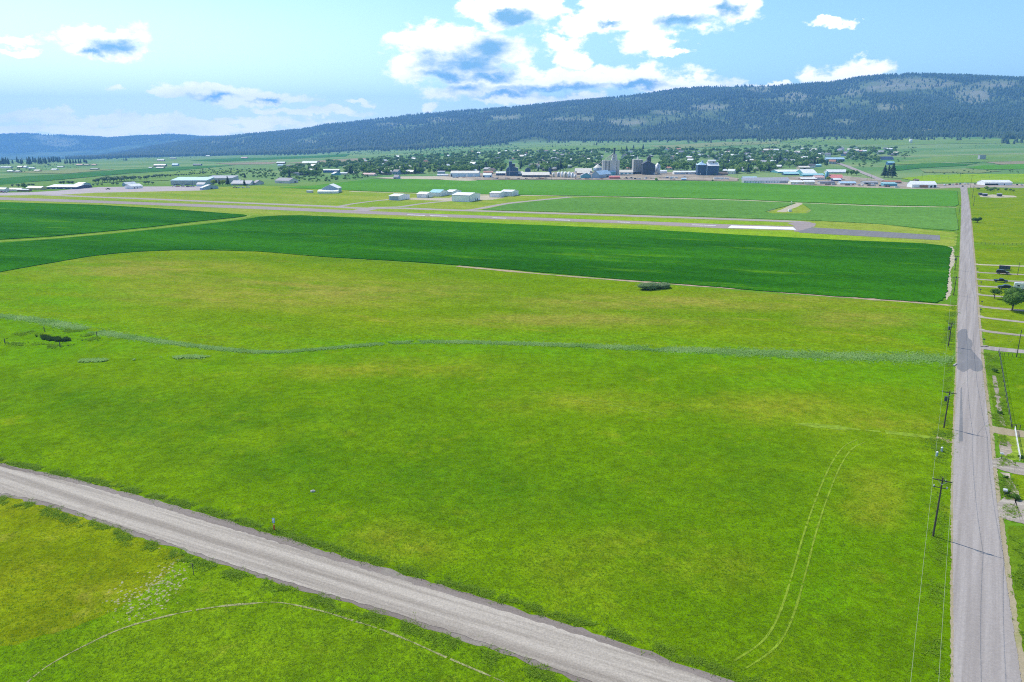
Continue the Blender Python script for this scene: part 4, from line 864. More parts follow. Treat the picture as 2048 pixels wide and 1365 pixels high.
# fenced hollow with dark reeds
rp = []
for cx_, cy_, a, b, n in [(78, 677, 24, 3.2, 330), (118, 681, 24, 3.0, 330)]:
    for _ in range(n):
        t = rng.uniform(0, 6.28); r = math.sqrt(rng.rand()); rp.append(gt(cx_ + a * r * math.cos(t), cy_ + b * r * math.sin(t))[:2])
rp = clump(np.array(rp), 2.5, -0.15, 79)
blades('hollow_reeds', rp, 0.5, 1.5, 'blade_reed', 'dark reeds in the fenced wet hollow at the left', REED)
rp, _ = along([(18, 683), (40, 690), (90, 693), (135, 692), (170, 683), (190, 675), (150, 664), (90, 660), (40, 668), (18, 683)], 3000, 1.3); rp = clump(rp, 2.2, 0.15, 78)
blades('hollow_grass', rp, 0.35, 0.8, 'blade_verge', 'rough grass ring round the fenced wet hollow', REED)
plain('weathered_wood', (0.13, 0.115, 0.10), 0.9, 0, 0.3, 3.0)
for x, y, lb in [(10, 687, 'leftmost fence post of the wet hollow'), (89, 663, 'far fence post of the wet hollow, highest in the photo'), (120, 694, 'near fence post of the wet hollow, lowest in the photo'), (194, 673, 'rightmost fence post of the wet hollow')]:
    g = gt(x, y); o = MB().cyl((0, 0), 0.16, 0.13, -0.3, 1.6, 8).cyl((0, 0), 0.13, 0.03, 1.6, 1.72, 8).build('fence_post', 'weathered_wood'); o.location = g
    tag(o, lb, 'post', 'posts round the wet hollow')
# bare pale clods on the mown patch
cl = []
for _ in range(330):
    t = rng.rand(); x = 190 + 190 * rng.beta(3, 2); y = np.interp(x, [190, 260, 330, 390], [1205, 1215, 1170, 1118]) + rng.randn() * 22
    cl.append(gt(x, min(max(y, 1062), 1240)) + np.array([*rng.randn(2) * .8, 0]))
cl = np.array(cl); cl[:, 2] = 0.03
SV = np.array([(1, 0, 0), (.3, .9, 0), (-.8, .6, 0), (-.8, -.6, 0), (.3, -.9, 0), (0.1, 0, .55)]); SF = np.array([(0, 1, 5), (1, 2, 5), (2, 3, 5), (3, 4, 5), (4, 0, 5)])
leafy('clod', (0.24, 0.23, 0.09), (0.35, 0.33, 0.20), trans=0)
tag(scatter('dirt_clods', SV, SF, cl, rng.uniform(.06, .24, len(cl)), rng.uniform(0, 6.28, len(cl)), rng.uniform(0, 1, len(cl)), 'clod', rng.uniform(.03, .1, len(cl))), 'pale dirt clods scattered on the yellow mown patch', 'clods', kind='stuff')
# ------------------------------------------------------------------ buildings
for n_, c_, r_ in [('metal_white', (0.84, 0.86, 0.88), .5), ('metal_cream', (0.66, 0.64, 0.50), .5), ('metal_bluegrey', (0.30, 0.40, 0.50), .5), ('metal_lightblue', (0.50, 0.66, 0.76), .5),
                   ('metal_grey', (0.42, 0.44, 0.46), .5), ('metal_navy', (0.045, 0.065, 0.14), .5), ('metal_blue', (0.04, 0.13, 0.33), .5), ('metal_dark', (0.050, 0.062, 0.085), .55),
                   ('metal_slateblue', (0.040, 0.085, 0.155), .5), ('metal_teal', (0.13, 0.36, 0.42), .5), ('metal_tan', (0.42, 0.36, 0.26), .6), ('metal_red', (0.40, 0.07, 0.06), .55),
                   ('metal_yellow', (0.55, 0.46, 0.20), .6), ('metal_silver', (0.58, 0.63, 0.66), .35)]:
    ribbed(n_, c_, 0.8, r_)
for n_, c_ in [('roof_white', (0.80, 0.80, 0.78)), ('roof_cream', (0.72, 0.66, 0.55)), ('roof_grey', (0.36, 0.36, 0.38)), ('roof_slate', (0.20, 0.20, 0.24)), ('roof_teal', (0.34, 0.60, 0.62)), ('roof_blue', (0.45, 0.62, 0.76)),
               ('roof_pink', (0.66, 0.42, 0.38)), ('roof_red', (0.62, 0.20, 0.18)), ('roof_brown', (0.24, 0.17, 0.13)), ('roof_charcoal', (0.10, 0.10, 0.115)), ('roof_rust', (0.42, 0.20, 0.12))]:
    plain(n_, c_, 0.6, 0, 0.13, 0.25)
for n_, c_ in [('wall_white', (0.72, 0.72, 0.70)), ('wall_cream', (0.62, 0.57, 0.45)), ('wall_grey', (0.40, 0.41, 0.42)), ('wall_blue', (0.25, 0.36, 0.47)), ('wall_brown', (0.28, 0.20, 0.15)), ('wall_pale', (0.58, 0.58, 0.56))]:
    plain(n_, c_, 0.8, 0, 0.1, 0.5)
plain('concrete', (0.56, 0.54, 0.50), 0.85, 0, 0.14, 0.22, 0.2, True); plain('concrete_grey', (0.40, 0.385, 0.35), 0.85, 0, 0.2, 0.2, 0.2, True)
plain('opening', (0.015, 0.016, 0.02), 0.7, 0, 0.1); plain('trim_dark', (0.05, 0.055, 0.065), 0.6, 0, 0.1); plain('door_panel', (0.66, 0.70, 0.74), 0.5, 0, 0.08)
plain('galvanised', (0.50, 0.52, 0.53), 0.4, 0.3, 0.12)
AL_RUN = math.pi / 2 - A_RUN; AL_TOWN = -A_ROAD

def solve_corner(xl, xm, xr, yb, al, depth):
    Nn = gt(xm, yb); e1 = np.array([math.cos(al), math.sin(al)]); e2 = np.array([-math.sin(al), math.cos(al)])
    c = Nn[1] * cp + (H - Nn[2]) * sp
    kl = (xl - CX) / F; kr = (xr - CX) / F
    W = (Nn[0] - kl * c) / (e1[0] - kl * e1[1] * cp)
    D = depth
    if depth is None:
        den = e2[0] - kr * e2[1] * cp
        D = (kr * c - Nn[0]) / den if abs(den) > 0.02 else 15.0
        D = min(max(D, 5.0), 70.0)
    return Nn, e1, e2, abs(W), D, c
def building(name, label, xl, xm, xr, yb, ye, yr, al=None, ridge='x', wall='metal_white', roof='roof_white', depth=None, doors=(), trim=None, group=None, cat='building', over=0.4):
    al = AL_RUN if al is None else al
    Nn, e1, e2, W, D, c = solve_corner(xl, xm, xr, yb, al, depth)
    he = max(2.2, zfor(ye, Nn[1]) - Nn[2])
    mid = Nn[:2] + (e2 * D / 2 if ridge == 'x' else -e1 * W / 2)
    hr = zfor(yr, mid[1]) - Nn[2]; hr = min(max(hr, he + 0.06 * (D if ridge == 'x' else W)), he + 0.45 * (D if ridge == 'x' else W))
    return shed(name, label, (Nn[0], Nn[1], Nn[2]), al, W, D, he, hr, ridge, wall, roof, doors, trim, group, cat, over)
def shed(name, label, loc, al, W, D, he, hr, ridge='x', wall='metal_white', roof='roof_white', doors=(), trim=None, group=None, cat='building', over=0.4):
    """near corner at loc; local x runs left (negative) along the front, local y runs back"""
    t = thing(name, label, cat, loc, al, group); lo = -1.5 if loc[1] > Y0 else -0.2
    if ridge == 'x': wl = MB().prism([(0, lo), (D, lo), (D, he), (D / 2, hr), (0, he)], -W, 0, 'x')
    elif ridge == 'y': wl = MB().prism([(-W, lo), (0, lo), (0, he), (-W / 2, hr), (-W, he)], 0, D, 'y')
    elif ridge == 'mono': wl = MB().prism([(0, lo), (D, lo), (D, hr), (0, he)], -W, 0, 'x')
    else: wl = MB().box(-W, 0, 0, D, lo, he)
    fixn(wl.build('wall', wall, t)); r = MB(); th = 0.22; o = over
    if ridge == 'x':
        k = (hr - he) / (D / 2)
        r.prism([(-o, he - o * k + .03), (D / 2, hr + .03), (D / 2, hr + th + .03), (-o, he - o * k + th + .03)], -W - o, o, 'x'); r.prism([(D / 2, hr + .03), (D + o, he - o * k + .03), (D + o, he - o * k + th + .03), (D / 2, hr + th + .03)], -W - o, o, 'x')
    elif ridge == 'y':
        k = (hr - he) / (W / 2)
        r.prism([(-W - o, he - o * k + .03), (-W / 2, hr + .03), (-W / 2, hr + th + .03), (-W - o, he - o * k + th + .03)], -o, D + o, 'y'); r.prism([(-W / 2, hr + .03), (o, he - o * k + .03), (o, he - o * k + th + .03), (-W / 2, hr + th + .03)], -o, D + o, 'y')
    elif ridge == 'mono': r.prism([(-o, he + .03), (D + o, hr + .03), (D + o, hr + th + .03), (-o, he + th + .03)], -W - o, o, 'x')
    else: r.box(-W - .15, .15, -.15, D + .15, he + .02, he + .35)
    fixn(r.build('roof', roof, t))
    for face, a, b, h_, m in doors:
        if face == 'f': q = MB().box(-W + a * W, -W + b * W, -0.08, 0.02, 0.02, h_ * he)
        else: q = MB().box(-0.02, 0.08, a * D, b * D, 0.02, h_ * he)
        q.build('door', m, t)
    if trim:
        q = MB().box(-0.12, 0.06, -0.06, 0.12, 0, he - .1).box(-W - 0.06, -W + .12, -.06, .12, 0, he - .1).box(-W + .1, -.1, -.07, .05, he - .35, he - .1); q.build('corner_trim', trim, t)
    return t
B = building; RUN, TN = None, AL_TOWN
# hangars beside the taxiway
B('hangar', 'small white hangar with dark-framed door, nearest the dirt path, leftmost of the cluster', 778, 798, 819.5, 401.5, 393, 390, doors=[('f', .06, .94, .86, 'metal_bluegrey')], trim='trim_dark', cat='hangar')
B('hangar', 'white gabled hangar with white roof in front of the pale teal roofed one', 833.5, 853, 866, 396.4, 389.3, 384.6, doors=[('r', .2, .32, .7, 'trim_dark'), ('f', .1, .5, .8, 'door_panel')], trim='trim_dark', cat='hangar')
B('hangar', 'tall white hangar with pale teal roof in the middle of the cluster', 858.5, 879.5, 895.5, 393.6, 386, 379.8, roof='roof_teal', doors=[('r', .25, .75, .8, 'door_panel')], trim='trim_dark', cat='hangar')
B('hangar', 'white hangar behind the teal roofed one, right end of the cluster', 890, 904, 923, 391, 384.6, 381.6, trim='trim_dark', cat='hangar')
B('hangar', 'largest white hangar with plain walls, nearest the runway', 904, 939, 960.5, 404.4, 391.6, 388.4, doors=[('r', .55, .6, .35, 'trim_dark'), ('r', .72, .77, .35, 'trim_dark'), ('f', .05, .95, .88, 'metal_white')], trim='trim_dark', cat='hangar')
B('hangar', 'white hangar at the left of the overlapping pair by the far crop', 979, 999.5, 1011.5, 395.4, 387, 383.8, trim='trim_dark', cat='hangar')
B('hangar', 'white hangar at the right of the overlapping pair by the far crop', 1001, 1023.5, 1037, 393.2, 384.3, 381.3, trim='trim_dark', doors=[('r', .2, .8, .85, 'door_panel')], cat='hangar')
h8 = B('hangar', 'wide low white hangar with grey gable standing alone in the airfield', 635, 675, 677, 387.4, 384.2, 381, al=0.03, ridge='mono', wall='metal_white', depth=9, doors=[('f', .03, .97, .75, 'door_panel')], cat='hangar')
g = gt(677.5, 386.6); q_ = shed('hangar_gable', '', (g[0], g[1] + 9, 0), 0.03, 19, 22, 5.2, 9.6, 'y', 'metal_bluegrey', 'roof_white')
for o in list(q_.children): o.parent = h8; o.location = (-2 + 1.0, 9.05, 0); o.name = 'gable_' + o.name.split('.')[0]
bpy.data.objects.remove(q_)
B('shed', 'tiny pale shed alone in the grass left of the lone hangar', 613, 623, 625, 386, 382.5, 381.5, ridge='flat', wall='wall_pale', depth=4, cat='shed')
# airport buildings at the left
B('terminal_building', 'long dark blue airport building with wide white roof', 93, 153, 155, 378.8, 374.8, 370.6, al=-0.05, wall='metal_navy', depth=34, doors=[('f', .12, .18, .6, 'metal_grey'), ('f', .30, .36, .6, 'metal_grey'), ('f', .55, .62, .6, 'metal_grey'), ('f', .8, .86, .6, 'metal_grey')])
B('airport_shed', 'yellowish airport shed with white roof left of the long blue one', 53, 82, 94, 380.4, 376.6, 373, al=-0.15, wall='metal_yellow', doors=[('f', .1, .2, .6, 'metal_tan'), ('r', .3, .5, .7, 'metal_tan')])
B('airport_shed', 'grey gabled building with white roof at the right end of the blue one', 149, 163, 182.5, 374, 369.5, 365.6, al=-0.25, wall='metal_bluegrey', doors=[('r', .3, .6, .7, 'metal_grey')])
B('airport_shed', 'white shed cut by the left photo edge', -14, 10, 14, 384, 379, 376, wall='wall_white', al=-0.1, depth=8)
B('airport_shed', 'low pale roofed shed beside the left photo edge', 14, 40, 44, 383, 379.5, 376.5, wall='wall_white', roof='roof_cream', al=-0.1, depth=10)
B('airport_shed', 'low white roofed shed in front of the yellow one', 34, 56, 58, 383.6, 381, 379, wall='wall_brown', al=-0.1, depth=7)
B('hangar', 'white gabled hangar at the middle of the apron', 250, 263, 285.5, 378.4, 373.4, 369.4, al=-0.35, ridge='y', wall='metal_white', doors=[('r', .25, .32, .6, 'trim_dark'), ('r', .5, .55, .5, 'trim_dark'), ('f', .35, .65, .6, 'door_panel')], cat='hangar')
B('hangar', 'grey hangar with white roof behind the white one on the apron', 244.5, 252, 273, 373, 369, 365.4, al=-0.35, ridge='y', wall='metal_bluegrey', cat='hangar')
B('warehouse', 'long grey warehouse with plain flat front behind the apron', 342, 414, 415, 370.4, 361.4, 359.5, al=0.02, ridge='mono', wall='metal_grey', roof='roof_blue', depth=30, doors=[('f', .08, .24, .14, 'trim_dark'), ('f', .4, .52, .14, 'trim_dark'), ('f', .6, .605, .95, 'trim_dark')], cat='warehouse')
B('warehouse', 'grey warehouse with tall dark doorways right of the long one', 412, 464, 465, 366, 357, 355.2, al=0.02, ridge='mono', wall='metal_grey', roof='roof_grey', depth=30, doors=[('f', .02, .2, .85, 'opening'), ('f', .33, .42, .6, 'opening')], cat='warehouse')
B('shop_building', 'blue-grey gabled shop with white roof in front of the long warehouse', 400, 405, 437, 380.2, 376, 370, al=-0.45, ridge='x', wall='metal_bluegrey', doors=[('r', .5, .62, .7, 'opening')])
B('shop_building', 'small pale gabled shed behind the blue-grey shop', 393, 408, 414, 373.5, 369.5, 365.5, al=-0.2, wall='metal_lightblue', roof='roof_grey', depth=9)
B('lodge_building', 'long low grey-brown roofed building left of the grey house', 462, 500, 503, 371.2, 368.6, 361.6, al=-0.05, wall='wall_pale', roof='roof_grey', depth=20, doors=[('f', .1, .9, .45, 'trim_dark')])
B('lodge_building', 'low white roofed wing behind the long grey-brown roof', 461, 478, 480, 364.5, 362.6, 360.4, al=-0.05, wall='wall_brown', roof='roof_white', depth=12)
B('house', 'grey gabled house at the right end of the long low roofs', 505, 511, 528, 370.2, 366.5, 361, al=-0.4, wall='metal_grey', roof='roof_slate', cat='house', doors=[('r', .3, .6, .5, 'wall_white')])
B('barn', 'large light grey barn with slate purple roof at the field edge', 550, 577.8, 596.5, 367.4, 362.4, 356.6, al=-0.38, wall='wall_pale', roof='roof_slate', doors=[('r', .6, .75, .7, 'trim_dark'), ('f', .3, .5, .5, 'wall_grey')], cat='barn')
B('warehouse', 'long blue walled building with white roof left of town', 646, 678, 680, 345.6, 341, 338.8, al=0.0, wall='metal_blue', depth=12, cat='warehouse')
B('warehouse', 'pale teal gabled shed in front of the long blue one', 663, 668, 682, 351.4, 348, 344.4, al=-0.5, ridge='x', wall='metal_teal', roof='roof_white', cat='warehouse')
B('warehouse', 'low white roofed shed right of the teal gabled one', 680, 694, 695, 349.5, 347.3, 345.4, al=0, wall='metal_grey', depth=10, cat='warehouse')
B('shop_building', 'long pink roofed building at the edge of the far crop', 724.5, 748, 757.5, 352.6, 349.6, 346.6, al=-0.25, wall='wall_cream', roof='roof_pink', depth=14, doors=[('r', .3, .6, .5, 'wall_brown')])
B('house', 'small purple-grey cabin at the field edge right of the pink roof', 787, 796, 799, 358.6, 355, 350.6, al=-0.3, wall='wall_blue', roof='roof_slate', depth=9, cat='house', doors=[('f', .2, .5, .6, 'trim_dark')])
B('barn', 'white roofed farm shed with dark lean-to on the left slope', 604, 633, 640, 329.5, 326.6, 322.8, al=0, wall='metal_yellow', roof='roof_white', depth=20, cat='barn')
B('barn', 'dark farm shed behind the white roofed one on the left slope', 608, 638, 641, 325.5, 323.6, 322.4, al=0, wall='metal_dark', roof='roof_charcoal', depth=8, cat='barn')
B('barn', 'white and pink roofed farm building on the left slope', 553, 569, 571, 328.6, 326, 324, al=0, wall='wall_brown', roof='roof_white', depth=14, cat='barn')
B('barn', 'pale blue roofed farm shed below the pink one', 555, 569, 570, 333, 331, 329.6, al=0, wall='wall_pale', roof='roof_blue', depth=9, cat='barn')
# farmstead and cabins on the left valley side
for xl, xr, yb, ye, yr, wl, rf, lb in [(307, 331, 333.4, 331, 328.6, 'wall_brown', 'roof_white', 'long white roofed shed in the left valley farmyard'), (344, 356, 332.6, 330, 327.6, 'metal_bluegrey', 'roof_blue', 'blue-grey shed in the left valley farmyard'),
                                       (312, 327, 338, 336, 334.4, 'wall_brown', 'roof_cream', 'cream roofed barn at the front of the left valley farmyard'), (297, 304, 337.6, 336, 334.8, 'wall_brown', 'roof_white', 'small white roofed hut at the left of the valley farmyard'),
                                       (386, 402, 331.6, 329.5, 328.2, 'metal_dark', 'roof_grey', 'dark low shed right of the valley farmyard'), (314, 328, 322.6, 321, 319.6, 'wall_brown', 'roof_white', 'cream roofed cabin above the valley farmyard'),
                                       (340, 352, 318.6, 317, 315.8, 'wall_grey', 'roof_grey', 'grey cabin near the forest foot left of centre'), (482, 495, 317.8, 316, 314.6, 'wall_brown', 'roof_pink', 'pink roofed farmhouse near the forest foot'),
                                       (412, 420, 313.5, 312.4, 311.4, 'wall_grey', 'roof_white', 'small white roofed cabin just under the forest'), (0, 21, 337, 335, 333.8, 'wall_grey', 'roof_white', 'long white roofed shed at the left photo edge in the valley'),
                                       (34, 44, 336.4, 334.5, 332.4, 'wall_brown', 'roof_cream', 'cream roofed house by the left grove'), (47, 53, 336.4, 334.4, 332, 'wall_white', 'roof_white', 'white house right of the cream one by the left grove'), (56, 68, 338.6, 336.6, 335.6, 'wall_pale', 'roof_white', 'long white mobile home by the left grove'),
                                       (14, 24, 344.6, 342.6, 341.2, 'wall_pale', 'roof_white', 'white roofed house left of the round front row in the valley'), (30, 38, 345.2, 343, 341.8, 'wall_pale', 'roof_cream', 'cream roofed house in the front row of the valley'), (68, 79, 344, 341.6, 340, 'metal_yellow', 'roof_cream', 'yellow shed in the front row of the valley'),
                                       (102, 113, 341.4, 339.6, 338, 'wall_pale', 'roof_white', 'white roofed house at the right of the valley front row'), (114, 126, 335.4, 334, 333, 'wall_brown', 'roof_white', 'low white roofed house under the conifer row'), (152, 165, 331.6, 330, 328.4, 'wall_brown', 'roof_rust', 'rust roofed cabin under the conifer row'),
                                       (168, 178, 331.8, 330.3, 329.2, 'wall_brown', 'roof_brown', 'brown cabin under the conifer row'), (183, 192, 331.6, 330, 328.8, 'wall_brown', 'roof_rust', 'rust coloured cabin beside the round tree under the hill'), (180, 195, 340.2, 338.8, 337.8, 'metal_dark', 'roof_grey', 'dark low shed alone in the pale left field')]:
    B('farm_building', lb, xl, xr - .8, xr, yb, ye, yr, al=0.0, wall=wl, roof=rf, depth=9 + (xr - xl) * .2)
# industrial row in front of town
B('warehouse', 'long white warehouse with cream roof at the left of the elevator row', 901, 957, 958, 354.4, 347, 342.4, al=-0.05, wall='metal_lightblue', roof='roof_cream', depth=30, doors=[('f', .02, .06, .7, 'opening'), ('f', .3, .305, .95, 'trim_dark'), ('f', .55, .62, .7, 'metal_white'), ('f', .8, .86, .7, 'metal_white')], cat='warehouse')
B('warehouse', 'small dark grey shed left of the long white warehouse', 875, 889, 891, 349, 344.6, 343, al=0, ridge='mono', wall='metal_bluegrey', roof='roof_grey', depth=14, cat='warehouse')
B('warehouse', 'low white fronted shed left of the long white warehouse', 874, 896, 898, 352.6, 350, 348.6, al=0, wall='wall_white', depth=9, cat='warehouse')
B('shop_building', 'small white shop with dark doorway right of the long warehouse', 966, 982, 984.5, 356, 350.6, 346.8, al=-0.15, wall='metal_lightblue', depth=12, doors=[('f', .02, .2, .7, 'opening'), ('f', .85, .98, .7, 'opening')])
B('warehouse', 'rust roofed shed behind the small white shop', 967, 986, 988, 348.8, 345.4, 342.4, al=0, wall='wall_brown', roof='roof_rust', depth=14, cat='warehouse')
B('warehouse', 'white roofed dark shed at the left foot of the dark elevator', 992, 1011, 1012, 352, 347, 343.6, al=0, wall='metal_slateblue', depth=16, cat='warehouse')
B('warehouse', 'cream roofed dark shed at the right foot of the dark elevator', 1036.5, 1046, 1047, 352.4, 348.6, 343.4, al=0, wall='metal_slateblue', roof='roof_cream', depth=18, cat='warehouse')
B('warehouse', 'long low cream-white roofed building between the dark towers', 1044.5, 1099, 1101, 354.8, 350.8, 344.8, al=0, wall='metal_dark', roof='roof_cream', depth=26, doors=[('f', .42, .58, 1.0, 'metal_slateblue'), ('f', .05, .3, .6, 'opening'), ('f', .78, .86, .7, 'trim_dark')], cat='warehouse')
B('warehouse', 'tan roofed warehouse left of the steel bin', 1151, 1184, 1186, 346.8, 342.6, 337, al=0, wall='wall_grey', roof='roof_cream', depth=20, cat='warehouse')
B('warehouse', 'low tan roofed shed in front of the tan warehouse', 1154, 1180, 1181, 350.6, 346.4, 343.2, al=0, wall='wall_brown', roof='roof_cream', depth=12, cat='warehouse')
B('shop_building', 'teal gabled shed left of the blue-roofed shed', 1162, 1182, 1183, 357.2, 351.6, 346.6, al=0.0, ridge='y', wall='metal_teal', roof='roof_grey', depth=14)
B('warehouse', 'large blue-grey shed with pale blue roof below the white elevator', 1183, 1199, 1222, 357.8, 350, 342.6, al=-0.55, ridge='y', wall='metal_bluegrey', roof='roof_blue', depth=None, cat='warehouse', doors=[('r', .6, .75, .6, 'opening')])
B('warehouse', 'long white roofed building between the two concrete elevators', 1239, 1266, 1267, 349.8, 345, 340.4, al=0, wall='metal_white', roof='roof_cream', depth=18, doors=[('f', .1, .25, .7, 'metal_teal'), ('f', .4, .55, .7, 'metal_teal'), ('f', .7, .85, .7, 'metal_teal')], cat='warehouse')
B('loading_shed', 'low red roofed loading shed at the field edge below the white elevator', 1219, 1240, 1241.5, 358.6, 355, 352.4, al=0, wall='metal_red', roof='roof_red', depth=9, cat='shed')
B('warehouse', 'long low white building left of the blue elevator', 1348, 1393, 1394.5, 349.8, 344.6, 342.2, al=0, wall='wall_white', depth=14, doors=[('f', .55, .6, .8, 'opening'), ('f', .02, .5, .55, 'metal_bluegrey'), ('f', .93, .97, .7, 'opening')], cat='warehouse')
B('warehouse', 'white shed right of the silver bin', 1320, 1334, 1335, 347.6, 343, 341, al=0, wall='metal_white', depth=10, cat='warehouse')
B('shed', 'small blue-grey shed alone at the field edge below the blue elevator', 1363, 1372.5, 1374, 361.4, 358.6, 356.6, al=-.1, wall='metal_bluegrey', roof='roof_blue', depth=6, cat='shed')
for xl, xr, yb, yt, lb in [(1428, 1440, 359.6, 355.6, 'white trailer leftmost of three right of the blue elevator'), (1440, 1448, 359.8, 355.8, 'white trailer in the middle of three right of the blue elevator'), (1449, 1458, 359.8, 356.4, 'white trailer rightmost of three right of the blue elevator'), (1332, 1338, 357.4, 354, 'white boxy trailer leftmost in the dirt yard'), (1340, 1348, 357.6, 354.2, 'white boxy trailer middle in the dirt yard'), (1349, 1356, 357.6, 354.4, 'white boxy trailer rightmost in the dirt yard')]:
    B('cargo_trailer', lb, xl, xr - .6, xr, yb, yt, yt, al=0, ridge='flat', wall='wall_white', roof='roof_white', depth=3.0, cat='trailer')
B('warehouse', 'long low white roofed shed behind the trailers', 1444, 1466, 1467, 345.4, 342, 339, al=0, wall='wall_brown', depth=12, cat='warehouse')
B('warehouse', 'low brown roofed shed at the right foot of the blue elevator', 1438, 1456, 1457, 350.6, 347.4, 345.6, al=0, wall='wall_brown', roof='roof_brown', depth=10, cat='warehouse')
st = B('storage_building', 'long grey row of storage units with many doors at the field edge', 1488, 1580, 1582, 366.8, 362.2, 361, al=0, ridge='mono', wall='metal_grey', roof='roof_grey', depth=12, doors=[('f', .03 + .058 * k, .075 + .058 * k, .8, 'metal_white') for k in range(13)])
B('storage_building', 'pale blue roofed open shed behind the storage units', 1487, 1515, 1518, 360.4, 357.2, 353.8, al=0, wall='metal_bluegrey', roof='roof_blue', depth=12, doors=[('f', .05, .95, .7, 'opening')])
B('shed', 'cream roofed shed behind the middle of the storage units', 1541, 1561, 1562, 361, 359.2, 356, al=0, wall='wall_brown', roof='roof_cream', depth=10, cat='shed')
B('warehouse', 'white roofed building at the right end of the storage units, left half', 1581.5, 1606, 1607, 369.2, 364.6, 361.4, al=-.02, wall='metal_cream', depth=12, cat='warehouse', doors=[('f', .1, .25, .7, 'metal_white'), ('f', .4, .55, .7, 'metal_white')])
B('warehouse', 'white roofed building at the right end of the storage units, right half', 1608, 1629, 1635, 369.6, 364, 361, al=-.1, wall='metal_cream', depth=12, cat='warehouse')
B('warehouse', 'wide white roofed shed behind the white roofed pair', 1602, 1634, 1636, 361.4, 359.6, 355.6, al=0, wall='wall_brown', depth=12, cat='warehouse')
B('warehouse', 'huge building with long pale lilac roof in the right of town', 1556, 1605, 1606, 346.4, 344.2, 339.8, al=0.1, wall='metal_teal', roof='roof_white', depth=34, cat='warehouse')
B('warehouse', 'white-green roofed hall joined to the lilac roofed building', 1607, 1634, 1636, 350, 347.2, 339.2, al=0.05, wall='metal_teal', roof='roof_white', depth=34, cat='warehouse')
B('warehouse', 'deep blue teal shed in front of the lilac roofed building', 1568, 1598, 1600, 351, 348.4, 344.6, al=-0.05, wall='metal_slateblue', roof='roof_teal', depth=14, cat='warehouse')
B('warehouse', 'teal roofed low shed in front of the white-green hall', 1605, 1648, 1650, 353, 350.4, 347.6, al=0, wall='metal_teal', roof='roof_teal', depth=12, cat='warehouse')
B('shop_building', 'tan shop with black doorway behind the lilac roof', 1599, 1620, 1623, 339.6, 335.4, 332.6, al=0, wall='metal_tan', roof='roof_cream', depth=16, doors=[('f', .38, .62, .8, 'opening')])
B('shop_building', 'bright teal shop right of the tan one', 1627, 1643, 1645, 334.4, 331, 328.6, al=0, wall='metal_teal', roof='roof_teal', depth=14)
B('warehouse', 'pink roofed shed left of the teal tower', 1630, 1648, 1650, 361, 355.4, 351.6, al=0, wall='wall_pale', roof='roof_pink', depth=14, cat='warehouse')
B('warehouse', 'red roofed shed with pale blue gable right of the teal tower', 1658, 1684, 1696, 361.6, 356.6, 350, al=-0.35, wall='metal_lightblue', roof='roof_red', depth=22, cat='warehouse')
B('warehouse', 'long white roofed building above the red roofed shed', 1656, 1695, 1697, 347, 344.4, 339.6, al=0, wall='wall_pale', depth=18, cat='warehouse')
B('shop_building', 'small white roofed open shed below the red roofed shed', 1667, 1682, 1683, 363.4, 360, 356.8, al=0, wall='metal_navy', depth=9)
B('apartment_building', 'long pale blue apartment block on the right side of town', 1652, 1689, 1691, 323, 318.6, 315.6, al=0, wall='wall_blue', roof='roof_blue', depth=14, doors=[('f', .06 + .12 * k, .11 + .12 * k, .8, 'trim_dark') for k in range(8)])
B('apartment_building', 'dark blue roofed block at the right edge of town', 1761, 1787, 1789, 320.2, 317.6, 313.6, al=0, wall='wall_blue', roof='metal_navy', depth=16)
B('house', 'blue walled house at the right edge of town', 1776, 1789, 1791, 330, 326.4, 323, al=0, wall='metal_blue', roof='roof_teal', depth=10, cat='house')
B('shop_building', 'white shop with dark doors at the left of the road end', 1824, 1873, 1877, 376, 370, 363, al=-0.12, wall='metal_white', roof='roof_white', depth=18, doors=[('f', .74, .82, .7, 'opening'), ('f', .88, .97, .85, 'opening'), ('f', .1, .55, .25, 'roof_cream'), ('f', .3, .66, .82, 'roof_rust')])
B('shop_building', 'teal flat building left of the white shop', 1767, 1794, 1796, 372.6, 368, 366.4, al=-.05, ridge='mono', wall='metal_teal', roof='roof_teal', depth=10)
B('shop_building', 'orange roofed building behind the teal flat one', 1770, 1803, 1805, 367.4, 364.6, 361.2, al=-.05, wall='wall_brown', roof='roof_rust', depth=12)
B('shop_building', 'grey storefront left of the teal flat building', 1728, 1756, 1758, 369, 365.4, 363, al=0, wall='wall_grey', roof='roof_grey', depth=12, doors=[('f', .1, .3, .7, 'opening'), ('f', .5, .7, .7, 'metal_white')])
B('shop_building', 'long grey shed at the field edge left of the storefront', 1640, 1670, 1672, 368, 365.4, 363.4, al=0, wall='wall_grey', roof='roof_slate', depth=10)
B('shop_building', 'pale blue roofed shed at the field edge below the red roof', 1680, 1712, 1714, 369.4, 366.2, 363.6, al=0, wall='wall_pale', roof='roof_blue', depth=10)
B('shed', 'brown shed beside the dark bushy tree in the right pasture', 1830, 1838, 1840, 363.4, 360.4, 358.6, al=0, wall='wall_brown', roof='roof_brown', depth=6, cat='shed')
B('store_building', 'long white store with porch right of the road end', 1969, 2024, 2026, 371, 365.6, 360.8, al=0.0, wall='metal_white', roof='roof_white', depth=18, doors=[('f', .02, .5, .55, 'opening'), ('f', .04, .10, .95, 'wall_white'), ('f', .7, .74, .6, 'trim_dark')])
for xl, xr, yb, ye, lb in [(1959, 1966, 391, 387.6, 'black shed leftmost of three in the right pasture'), (1967, 1976, 393, 388.6, 'black shed with pale roof in the middle of three in the right pasture'), (1996, 2005, 393.4, 389, 'black shed rightmost of three in the right pasture')]:
    B('field_shed', lb, xl, xr - 1, xr, yb, ye, ye - .8, al=-.2, ridge='mono', wall='metal_dark', roof='roof_charcoal' if xl < 1960 else 'roof_grey', depth=4, cat='shed')
